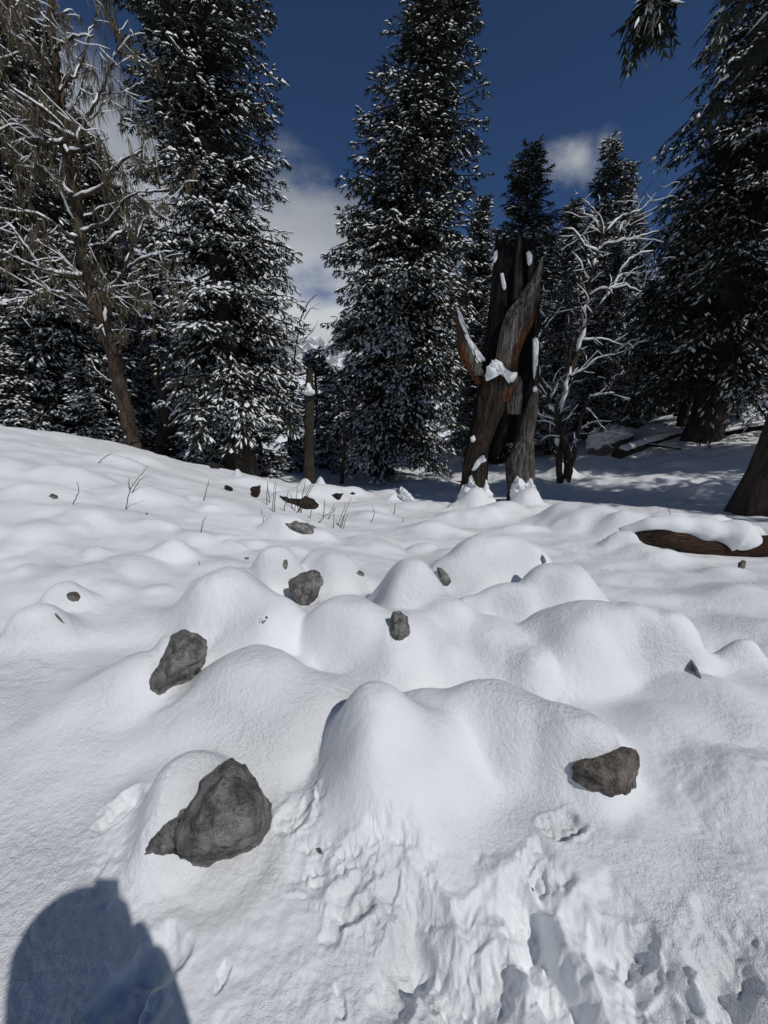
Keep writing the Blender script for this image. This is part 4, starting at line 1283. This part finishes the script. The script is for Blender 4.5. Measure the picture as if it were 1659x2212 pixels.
snow_lump([(1152, 735), (1161, 733), (1163, 760), (1158, 800), (1154, 820), (1152, 780)], YS - 0.04, 0.05, seed=12, **sn)
snow_lump([(1151, 838), (1158, 834), (1160, 844), (1153, 846)], YS - 0.1, 0.03, seed=13, **sn)

# ------------------------------------------------------------------ snag post in the gap
YN = 11.5
o = PY(667, 1060, YN)
sg = link('dead_post', None, loc=o, label='slim dead snag post capped with snow, in the gap between the two big firs', cat='dead tree')
limb([(656, 684, 1062), (656, 680, 1030), (657, 678, 960), (658, 678, 900), (659, 677, 845), (662, 676, 815), (665, 672, 797)], YN, M_TWIG, 'post', parent=sg, origin=o, seed=21, rough=0.12)
snow_lump([(656, 850), (660, 838), (667, 826), (672, 836), (681, 848), (672, 854), (662, 853)], YN - 0.14, 0.10, parent=sg, origin=o, seed=22)
limb([(640, 652, 812), (650, 666, 806), (662, 672, 808)], YN - 0.02, M_WOODB, 'broken_branch', parent=sg, origin=o, seed=23, n=16, sides=10)

# ------------------------------------------------------------------ rocks
def rock(outline, label, seed, mat=None, bulge=0.25, thick=0.6, dmax=0.30, name='rock', cat='rock', group=None, push=0.0, extra=None, front=None, rough=0.05, cuts=5, stretch=1.0):
    """boulder whose bare face, seen past the snow, has this outline"""
    ob = [hit(px, py) for px, py in outline]
    d0 = min(p[1] for p in ob)
    size = 0
    rim = []
    for (px, py), p in zip(outline, ob):
        Yr = min(p[1], d0 + dmax) - push
        rim.append(PY(px, py, Yr))
    rim = np.array(rim)
    inner = [PY(px, py, d0 + dmax * 0.5 - ps) for px, py, ps in (front or [])]
    c = rim.mean(0)
    size = np.linalg.norm(rim - c, axis=1).mean()
    view = CAM - c
    view /= np.linalg.norm(view)
    pts = list(rim)
    for p in rim:
        if not inner:
            pts.append(c + (p - c) * 0.62 + view * bulge * size)
        pts.append(c + (p - c) * 0.85 - view * thick * size + np.array((0, 0, -0.25 * size)))
    pts += inner
    def hull(pp, bm):
        vs_ = [bm.verts.new(Vector(p - c)) for p in pp]
        r = bmesh.ops.convex_hull(bm, input=vs_)
        junk = [g for g in r['geom_interior'] if isinstance(g, bmesh.types.BMVert)] + [g for g in r['geom_unused'] if isinstance(g, bmesh.types.BMVert)]
        bmesh.ops.delete(bm, geom=list(set(junk)), context='VERTS')
    bm = bmesh.new()
    hull(pts, bm)
    if extra:
        for ex in extra:
            e_ = [PY(px, py, min(hit(px, py)[1], d0 + dmax)) for px, py in ex]
            ec = np.mean(e_, 0)
            pe_ = list(e_) + [ec + (p - ec) * 0.6 + view * 0.35 * np.linalg.norm(np.array(e_) - ec, axis=1).mean() for p in e_] + [ec + (p - ec) * 0.8 - view * 0.12 for p in e_]
            hull(pe_, bm)
    bmesh.ops.subdivide_edges(bm, edges=bm.edges[:], cuts=cuts, use_grid_fill=True)
    bmesh.ops.triangulate(bm, faces=bm.faces[:])
    for _ in range(1):
        bmesh.ops.smooth_vert(bm, verts=bm.verts[:], factor=0.18, use_axis_x=True, use_axis_y=True, use_axis_z=True)
    co = np.array([v.co for v in bm.verts])
    rf = np.random.RandomState(seed + 300)
    for _ in range(9):
        dn_ = view + rf.normal(0, 0.75, 3)
        dn_ /= np.linalg.norm(dn_)
        dd = co @ dn_
        co = co - dn_ * np.maximum(0, dd - dd.max() * rf.uniform(0.87, 0.98))[:, None]
    for v, p in zip(bm.verts, co):
        v.co = p
    bm.normal_update()
    co = np.array([v.co for v in bm.verts])
    no = np.array([v.normal for v in bm.verts])
    nz = fbm3(co / size * 2.0 + seed * 7.7, 5, seed, 0.62)
    nz = nz - 1.3 * np.maximum(0, 0.16 - np.abs(fbm3(co / size * 1.1 + seed * 3.3, 3, seed + 40))) * 0.5
    co = co + no * (rough * size * nz)[:, None]
    for v, p in zip(bm.verts, co):
        v.co = p
    me = bpy.data.meshes.new(name)
    bm.to_mesh(me)
    bm.free()
    me.materials.append(mat or M_ROCK)
    for p in me.polygons:
        p.use_smooth = True
    return link(name, me, loc=c, label=label, cat=cat, group=group)


rock([(497, 1640), (530, 1652), (556, 1706), (588, 1742), (587, 1790), (560, 1820), (505, 1850), (440, 1866), (390, 1873), (372, 1830), (388, 1770), (430, 1712), (470, 1650)],
     'largest bare grey boulder in the foreground, snow on its left shoulder', 1, bulge=0.35, dmax=0.16, rough=0.075, cuts=11, front=[(486, 1678, 0.05), (540, 1722, 0.08), (432, 1768, 0.15), (548, 1796, 0.12), (412, 1838, 0.15), (500, 1828, 0.15)],
     extra=[[(293, 1825), (320, 1790), (360, 1770), (400, 1745), (420, 1800), (400, 1860), (345, 1852), (310, 1850)]])
rock([(392, 1357), (412, 1362), (444, 1384), (448, 1402), (440, 1430), (418, 1462), (380, 1482), (345, 1499), (328, 1492), (322, 1478), (340, 1440), (365, 1385)],
     'tilted squared grey rock slab standing out of a snow mound at left', 2, bulge=0.34, dmax=0.12, rough=0.075, cuts=9)
rock([(1232, 1656), (1262, 1640), (1300, 1645), (1330, 1625), (1345, 1605), (1375, 1618), (1380, 1650), (1377, 1700), (1360, 1722), (1320, 1722), (1270, 1706), (1232, 1682)],
     'brown rounded rock under a snow cap at right of the foreground', 3, M_ROCKB, bulge=0.45, dmax=0.14, rough=0.06, cuts=9, push=0.015)
rock([(848, 1322), (866, 1317), (880, 1332), (887, 1352), (882, 1374), (862, 1390), (848, 1388), (843, 1350)], 'dark oval rock set in the front of the tall central snow mound', 4, bulge=0.3, dmax=0.1, rough=0.10, cuts=6)
rock([(622, 1250), (650, 1246), (672, 1244), (680, 1228), (694, 1234), (697, 1254), (688, 1280), (672, 1304), (648, 1309), (640, 1296), (626, 1274)],
     'broken upright rock with snow dripping over its top, below the humped mound', 5, bulge=0.3, dmax=0.12, rough=0.10, cuts=6)
rock([(612, 1208), (620, 1207), (623, 1218), (620, 1231), (613, 1233), (610, 1220)], 'small dark rock face peeping from the mound above the upright rock', 6, bulge=0.25, dmax=0.1, cuts=3)
rock([(944, 1224), (956, 1228), (968, 1242), (975, 1256), (968, 1266), (954, 1258), (945, 1240)], 'small dark rock on the right flank of the tall central mound', 7, bulge=0.3, dmax=0.12, cuts=4, push=0.02)
rock([(586, 1128), (612, 1127), (640, 1124), (664, 1130), (688, 1141), (678, 1153), (655, 1154), (630, 1146), (604, 1136)], 'flat grey rock ledge beneath a thick snow cap in the middle distance', 8, bulge=0.3, dmax=0.2, cuts=5)
rock([(1170, 1196), (1176, 1202), (1180, 1214), (1172, 1218), (1167, 1206)], 'dark rock tip at the right end of the broad pillow mound', 9, bulge=0.3, dmax=0.12, cuts=3, push=0.02)
rock([(1491, 1420), (1500, 1430), (1512, 1455), (1519, 1473), (1508, 1468), (1496, 1448)], 'dark crevice rock on the steep right side of the long mound', 10, bulge=0.08, dmax=0.5, cuts=3)
rock([(140, 1284), (150, 1276), (166, 1277), (178, 1290), (172, 1299), (156, 1301), (144, 1296)], 'rough brown rock peeping from a low mound at far left', 11, M_ROCKB, bulge=0.3, dmax=0.1, cuts=4)
rock([(103, 1072), (112, 1065), (124, 1069), (127, 1077), (116, 1080)], 'small brown stone on the upper left snow slope', 12, M_ROCKB, bulge=0.3, dmax=0.2, cuts=3)
rock([(766, 1236), (776, 1230), (786, 1237), (787, 1247), (774, 1243)], 'little dark stone on the round mound behind the upright rock', 13, bulge=0.25, dmax=0.1, cuts=3)
rock([(559, 1338), (567, 1330), (578, 1331), (579, 1340), (568, 1350), (561, 1348)], 'barely bared stone on the broad left-centre mound', 14, bulge=0.12, dmax=0.1, cuts=3, rough=0.12)
rock([(525, 1205), (536, 1203), (541, 1207), (533, 1210)], 'tiny flat stone left of the humped mound', 15, bulge=0.25, dmax=0.1, cuts=2)
rock([(1594, 1216), (1604, 1210), (1614, 1212), (1610, 1224), (1600, 1230), (1594, 1226)], 'dark stone in the hollow below the end of the log', 16, M_ROCKB, bulge=0.3, dmax=0.15, cuts=3)
rock([(1472, 1182), (1478, 1174), (1482, 1180), (1480, 1190), (1473, 1190)], 'small brown stone in the snow in front of the log', 17, M_ROCKB, bulge=0.3, dmax=0.15, cuts=2)
rock([(680, 1832), (690, 1830), (704, 1842), (698, 1848), (688, 1844)], 'dark pebble in trampled snow right of the largest boulder', 18, bulge=0.2, dmax=0.1, cuts=2)
rock([(1132, 1920), (1142, 1910), (1155, 1922), (1148, 1935), (1136, 1934)], 'dark stone chip in the right footprint cluster', 19, bulge=0.15, dmax=0.05, cuts=2)
rock([(720, 1938), (742, 1930), (764, 1938), (776, 1934), (770, 1950), (752, 1948)], 'dark curved piece in trampled snow, bottom centre', 20, bulge=0.12, dmax=0.05, cuts=2)  # small dark curved piece set flush in the trampled snow
rock([(112, 1318), (124, 1326), (146, 1352), (138, 1350), (118, 1330)], 'thin dark rock edge along a pointed mound at left edge', 21, bulge=0.1, dmax=0.1, cuts=2)
# snow-capped boulder among the right-hand trees
rock([(1268, 985), (1270, 950), (1290, 930), (1330, 922), (1362, 925), (1366, 950), (1350, 972), (1310, 985)], 'dark block half covered with snow under the right-hand firs', 22, M_ROCKB, bulge=0.3, dmax=2.5, thick=0.8, cuts=5)

blk = bpy.data.objects['rock.021']
bo = np.array(blk.location)
snow_lump([(1272, 968), (1278, 944), (1296, 928), (1330, 920), (1360, 924), (1362, 940), (1345, 948), (1325, 952), (1300, 966), (1284, 976)], bo[1] - 0.35, 0.55, 'snow_cap', parent=blk, origin=bo, seed=91)
# dead wood bits in the middle distance
WOODBITS = [
    ([(602, 1072), (618, 1080), (640, 1082), (660, 1072), (672, 1074), (690, 1090), (682, 1099), (655, 1098), (625, 1090)], 'curved brown piece of fallen log among dry stalks', 'log'),
    ([(541, 1056), (552, 1050), (564, 1046), (562, 1062), (554, 1076), (544, 1074)], 'red-brown broken stump knob left of the curved log piece', 'stump'),
    ([(714, 1070), (726, 1064), (742, 1066), (736, 1078), (726, 1080)], 'brown wood chip under a snow lip right of the curved log piece', 'log'),
    ([(754, 1066), (762, 1062), (770, 1066), (762, 1070)], 'small dark wood scrap at the shadow edge below the middle fir', 'log'),
    ([(484, 1050), (492, 1048), (504, 1056), (498, 1062)], 'small brown scrap of wood in snow on the left bank', 'log'),
    ([(452, 1003), (466, 1000), (478, 1006), (470, 1014), (456, 1012)], 'dark broken wood on the edge of the left bank', 'log'),
]
for k, (ol, lb, ct) in enumerate(WOODBITS):
    rock(ol, lb, 40 + k, M_WOODB, name='wood_piece' if ct == 'log' else 'broken_stump', cat=ct, bulge=0.35, dmax=0.3, cuts=4, rough=0.10, push=0.02)

# ------------------------------------------------------------------ fallen logs
def log(pts, r, label, seed, mat=None, snow=None, sides=20):
    p = resample(pts, 40)
    mb = MB()
    tube(mb, p - p[0], np.linspace(r[0], r[1], 40), sides, ridge=0.12, seed=seed)
    e = link('fallen_log', None, loc=p[0], label=label, cat='log')
    link('log_trunk', mb.mesh('log_trunk', mat or M_WOODB), parent=e)
    if snow:
        rng = np.random.RandomState(seed)
        sm = MB()
        q = p.copy()
        rr_ = np.linspace(r[0], r[1], 40) * snow * (1 + 0.18 * np.convolve(rng.normal(0, 1, 44), np.ones(5) / 5, 'valid'))
        q[:, 2] += np.linspace(r[0], r[1], 40) * 0.75
        a, b_ = (2, 38)
        rr_ = rr_[a:b_]
        rr_[0] *= 0.4; rr_[-1] *= 0.4
        tube(sm, q[a:b_] - p[0], rr_, 14, ridge=0.10, seed=seed)
        link('snow', sm.mesh('snow', M_SNOW), parent=e)
    return e


Ylog = G(1445, 1190)[1]
lg = log([PY(1335, 1200, Ylog + 0.35), PY(1375, 1168, Ylog + 0.14), PY(1440, 1162, Ylog + 0.02), PY(1540, 1186, Ylog - 0.02), PY(1640, 1180, Ylog - 0.1), PY(1780, 1182, Ylog - 0.2)], (0.11, 0.115),
         'rotten red-brown fallen log under a thick snow roll at right', 51, M_LOGW, sides=28)
lb0 = np.array(lg.location)
sm = MB()
q = resample([PY(1340, 1150, Ylog + 0.26), PY(1400, 1136, Ylog + 0.12), PY(1450, 1136, Ylog + 0.08), PY(1500, 1140, Ylog + 0.04), PY(1560, 1150, Ylog), PY(1598, 1164, Ylog - 0.06), PY(1612, 1186, Ylog - 0.10)], 70)
rng0 = np.random.RandomState(8)
rs = np.interp(np.linspace(0, 1, 70), [0, .15, .3, .5, .7, .85, .95, 1], [.04, .09, .12, .14, .17, .16, .13, .05])
rs = rs * (1 + 0.14 * np.convolve(rng0.normal(0, 1, 84), np.hanning(15) / 2.4, 'valid'))
tube(sm, q - lb0, rs, 32, ridge=0.035, seed=5)
link('snow_roll', sm.mesh('snow_roll', M_SNOW), parent=lg)


def glog(a, b_, r, label, seed, lift=0.1, snow=0.9):
    pa, pb = hit(*a), hit(*b_)
    m = (pa + pb) / 2
    for q in (pa, pb, m):
        q[2] += lift
    log([pa, m + np.array((0, 0.1, 0.02)), pb], r, label, seed, M_CHAR if seed % 2 else M_BARK, snow)


glog((1240, 925), (1445, 885), (0.16, 0.13), 'dark snow-topped log lying behind the half-covered block', 53)
glog((1330, 990), (1480, 940), (0.20, 0.16), 'dark log end leading to the massive right fir', 54)
glog((1545, 948), (1700, 925), (0.12, 0.10), 'thin dark log on the slope right of the massive fir', 55, 0.15, 0.8)
glog((1540, 890), (1700, 860), (0.10, 0.08), 'upper thin log high on the right slope', 56, 0.15, 0.8)

for k, (pa_, pb_, rr_, lb_) in enumerate([((1290, 905), (1365, 880), (0.06, 0.03), 'thin fallen branch crossing above the dark snow-topped log'), ((1395, 965), (1470, 975), (0.05, 0.02), 'thin fallen branch in front of the massive fir foot'),
                                         ((1560, 905), (1655, 890), (0.05, 0.03), 'thin dark branch between the two logs on the right slope'), ((1455, 900), (1530, 905), (0.06, 0.03), 'fallen branch beside the thin fir trunk')]):
    glog(pa_, pb_, rr_, lb_, 70 + k, 0.08, 0.7)

# snow-capped shards of wood poking up
for k, (pts, lb) in enumerate([([(868, 1080), (864, 1062), (868, 1054), (878, 1060), (890, 1072), (892, 1082)], 'white snow-capped wood shard left of the broken trunk')]):
    Yh = hit(pts[0][0], pts[0][1])[1]
    o_ = snow_lump(pts, Yh, 0.10, 'snow_shard', seed=60 + k)
    o_['label'] = lb
    o_['category'] = 'snow'

# ------------------------------------------------------------------ dry stalks
STALKS = [
    ([(575, 1092), (577, 1060), (579, 1040)], 'dry stalk'), ([(588, 1105), (590, 1085), (592, 1062), (595, 1040)], ''), ([(592, 1106), (595, 1070), (597, 1050)], ''),
    ([(584, 1088), (580, 1064), (577, 1048)], ''), ([(612, 1104), (618, 1080), (624, 1058)], ''), ([(636, 1104), (640, 1080), (642, 1052)], ''), ([(640, 1108), (655, 1080), (668, 1056), (672, 1048)], ''),
    ([(648, 1108), (660, 1080), (676, 1050), (682, 1042)], ''), ([(645, 1106), (652, 1080), (658, 1048), (660, 1036)], ''), ([(632, 1100), (630, 1080), (628, 1066)], ''),
    ([(668, 1120), (674, 1100), (680, 1088)], ''), ([(699, 1116), (701, 1090), (702, 1078)], ''), ([(683, 1130), (700, 1116), (714, 1106), (722, 1088)], ''), ([(706, 1122), (716, 1108), (726, 1096)], ''),
    ([(720, 1141), (721, 1120), (722, 1096)], ''), ([(728, 1136), (736, 1118), (748, 1086)], ''), ([(736, 1140), (742, 1122), (748, 1102), (758, 1076)], ''), ([(741, 1142), (746, 1125), (752, 1108)], ''), ([(733, 1138), (740, 1120), (745, 1110)], ''),
    ([(800, 1128), (808, 1112), (804, 1090)], ''), ([(851, 1112), (853, 1096), (854, 1086)], ''), ([(870, 1128), (871, 1116)], ''), ([(432, 1150), (438, 1130), (445, 1114)], ''),
    ([(490, 1092), (510, 1112), (537, 1135)], ''), ([(270, 1100), (280, 1060), (300, 1030), (320, 1008)], ''), ([(280, 1066), (300, 1040), (318, 1030)], ''), ([(282, 1060), (278, 1044), (280, 1032)], ''),
    ([(152, 1090), (168, 1068), (170, 1056), (166, 1040)], ''), ([(438, 1082), (446, 1058), (452, 1036)], ''), ([(568, 1130), (570, 1112)], ''), ([(477, 1468), (488, 1456)], ''), ([(1442, 1436), (1457, 1412)], ''),
    ([(1488, 1480), (1498, 1481)], ''), ([(565, 1112), (566, 1100)], ''), ([(430, 1222), (431, 1212)], ''), ([(965, 1098), (975, 1080), (968, 1062)], ''), ([(985, 1096), (1000, 1108), (998, 1116)], ''),
    ([(1452, 1136), (1448, 1110), (1440, 1090)], ''), ([(208, 1000), (226, 988), (244, 978)], ''), ([(312, 1112), (318, 1108), (317, 1118)], ''),
]
SPECIAL = {10: 'short dry stalk just right of the curved log piece', 11: 'upright dry stalk right of the curved log piece, beside a leaning one', 12: 'long bent dry stem leaning right above the rock ledge', 13: 'short leaning stem crossing the long bent one above the rock ledge',
           14: 'tallest straight upright stalk right of the rock ledge', 15: 'leftmost of the four fanned stalks right of the rock ledge', 16: 'tallest of the fanned stalks right of the rock ledge', 29: 'short stub of stalk left of the rock ledge', 33: 'tiny stub of stalk behind the rock ledge', 4: 'single stalk crossing the middle of the curved log piece', 0: 'leftmost upright dry stalk of the clump before the curved log piece', 19: 'kinked dry stalk standing alone between log piece and broken trunk', 22: 'short dark stalk on open snow left of the rock ledge',
           23: 'straight stick lying aslant left of the rock ledge', 24: 'tall branching dry weed on the left slope', 25: 'side stem of the branching weed on the left slope', 26: 'upright side stem of the branching weed on the left slope',
           27: 'bent dry stem right of the small stone on the left slope', 28: 'straight dry stem on the bank right of the branching weed', 30: 'tiny twig right of the tilted rock slab', 31: 'tiny twig on the right part of the long mound',
           32: 'tiny flat twig below the crevice rock', 34: 'tiny upright twig on the left-centre snow', 35: 'dry stem at the left foot of the broken trunk', 36: 'bent twig in front of the broken trunk',
           37: 'thin dry stem behind the fallen log', 38: 'slanting thin stem near the top of the left slope', 39: 'tiny grass tuft on the left slope', 20: 'thin upright stem midway to the broken trunk', 21: 'short thin stem midway to the broken trunk'}
for k, (pl, _) in enumerate(STALKS):
    h_ = hit(*pl[0])
    pts = np.array([PY(px, py, h_[1] + 0.03 * q) for q, (px, py) in enumerate(pl)])
    pts[0, 2] -= 0.03
    p = resample(pts, max(6, 4 * len(pl))) if len(pl) > 1 else pts
    p = p + np.random.RandomState(k).normal(0, 0.003, p.shape)
    w = 0.0012 * max(1.2, h_[1])
    mb = MB()
    tube(mb, p - p[0], np.linspace(w, w * 0.45, len(p)), 5)
    g_ = 'dry stalks before the curved log' if k not in SPECIAL else 'dry stalks in the snow'
    link('dry_stalk', mb.mesh('dry_stalk', M_STALK), loc=p[0], label=SPECIAL.get(k, 'one of the thin dry stalks clustered around the curved log piece'), cat='stalk', group=g_)

# ------------------------------------------------------------------ the person taking the picture (only the shadow is seen)
def skin_body(name, verts, edges, radii, mat, parent=None, loc=None, root=0, sub=2):
    me = bpy.data.meshes.new(name)
    me.from_pydata(verts, edges, [])
    me.materials.append(mat)
    o = link(name, me, parent=parent, loc=loc)
    sk = o.modifiers.new('skin', 'SKIN')
    sk.use_smooth_shade = True
    for d, r in zip(me.skin_vertices[0].data, radii):
        d.radius = (r, r) if not isinstance(r, tuple) else r
    me.skin_vertices[0].data[root].use_root = True
    s = o.modifiers.new('sub', 'SUBSURF')
    s.levels = s.render_levels = sub
    return o


M_JACKET = flat_mat('dark_jacket', (0.03, 0.035, 0.05), 0.8)
M_TROUS = flat_mat('dark_trousers', (0.025, 0.025, 0.028), 0.85)
M_SKIN = flat_mat('skin', (0.45, 0.28, 0.2), 0.6, 0.1)
M_PHONE = flat_mat('phone_case', (0.02, 0.02, 0.022), 0.35)
py0 = -0.15
gp = GZ(0.0, py0)
person = link('person', None, loc=(0.0, py0, gp), label='person in a dark hooded jacket holding up a phone, seen only as a shadow', cat='person')
zc = CAM[2] - gp
V = [(0.02, -0.10, 0.84), (0.02, -0.09, 0.98), (0.02, -0.08, 1.13), (0.02, -0.06, 1.25), (0.03, -0.03, 1.36), (0.03, -0.01, 1.47), (0.03, -0.01, 1.55),
     (0.12, -0.10, 0.80), (0.13, -0.04, 0.46), (0.13, -0.10, 0.10), (0.14, 0.03, 0.05), (-0.08, -0.10, 0.80), (-0.10, -0.04, 0.46), (-0.11, -0.10, 0.10), (-0.12, 0.03, 0.05),
     (0.16, -0.06, 1.20), (0.18, -0.02, 1.00), (0.09, 0.09, zc - 0.18), (0.055, 0.12, zc - 0.14), (-0.11, -0.06, 1.20), (-0.14, -0.02, 1.00), (-0.09, 0.09, zc - 0.18), (-0.065, 0.12, zc - 0.14)]
E = [(0, 1), (1, 2), (2, 3), (3, 4), (4, 5), (5, 6), (0, 7), (7, 8), (8, 9), (9, 10), (0, 11), (11, 12), (12, 13), (13, 14), (3, 15), (15, 16), (16, 17), (17, 18), (3, 19), (19, 20), (20, 21), (21, 22)]
Rr = [(.16, .11), (.14, .10), (.16, .11), (.12, .08), .055, (.085, .10), (.07, .08), .09, .06, .045, .04, .09, .06, .045, .04, .07, .05, .033, .028, .07, .05, .033, .028]
skin_body('body', V, E, Rr, M_SKIN, parent=person)
JV = [V[0], V[1], V[2], V[3], V[15], V[16], V[17], V[19], V[20], V[21]]
skin_body('jacket', JV, [(0, 1), (1, 2), (2, 3), (3, 4), (4, 5), (5, 6), (3, 7), (7, 8), (8, 9)], [(.19, .15), (.17, .14), (.17, .14), (.14, .11), .085, .07, .055, .085, .07, .055], M_JACKET, parent=person)
skin_body('hood', [(0.03, -0.08, 1.26), (0.03, -0.04, 1.40), (0.03, -0.03, 1.52), (0.03, -0.03, 1.60)], [(0, 1), (1, 2), (2, 3)], [(.16, .12), (.15, .13), (.155, .13), (.12, .10)], M_JACKET, parent=person)
skin_body('trousers', [V[0], V[7], V[8], V[9], V[11], V[12], V[13]], [(0, 1), (1, 2), (2, 3), (0, 4), (4, 5), (5, 6)], [(.17, .13), .12, .08, .07, .12, .08, .07], M_TROUS, parent=person)
for s in (1, -1):
    skin_body('boot', [(s * 0.12 + .01, -0.13, 0.16), (s * 0.12 + .01, -0.13, 0.05), (s * 0.125 + .01, -0.03, 0.045), (s * 0.13 + .01, 0.06, 0.04)], [(0, 1), (1, 2), (2, 3)], [.07, .065, .06, .05], M_TROUS, parent=person)
    # hand: palm and five fingers closing on the phone's edge
    wr = np.array((s * 0.055 - 0.005, 0.115, zc - 0.14))
    for q in range(4):
        a0 = wr + (0, 0, 0.018 * q)
        skin_body('finger', [tuple(a0), tuple(a0 + (-s * 0.004, 0.012, 0.006)), tuple(a0 + (-s * 0.016, 0.018, 0.008)), tuple(a0 + (-s * (0.026 + 0.004 * (q in (1, 2))), 0.018, 0.008))],
                  [(0, 1), (1, 2), (2, 3)], [.010, .009, .008, .007], M_SKIN, parent=person, sub=1)
    skin_body('thumb', [tuple(wr + (0, -0.015, -0.01)), tuple(wr + (-s * 0.015, -0.02, 0.012)), tuple(wr + (-s * 0.03, -0.018, 0.03))], [(0, 1), (1, 2)], [.013, .011, .009], M_SKIN, parent=person, sub=1)
bm = bmesh.new()
bmesh.ops.create_cube(bm, size=1.0)
bmesh.ops.scale(bm, vec=(0.075, 0.008, 0.155), verts=bm.verts[:])
bmesh.ops.bevel(bm, geom=bm.edges[:], offset=0.003, segments=2, affect='EDGES')
me = bpy.data.meshes.new('phone')
bm.to_mesh(me); bm.free()
me.materials.append(M_PHONE)
ph = link('phone', me, loc=(-0.01, -0.022, CAM[2] - 0.078), label='dark phone held up by the person taking the picture', cat='phone')
ph.rotation_euler = (-PITCH, 0, 0)
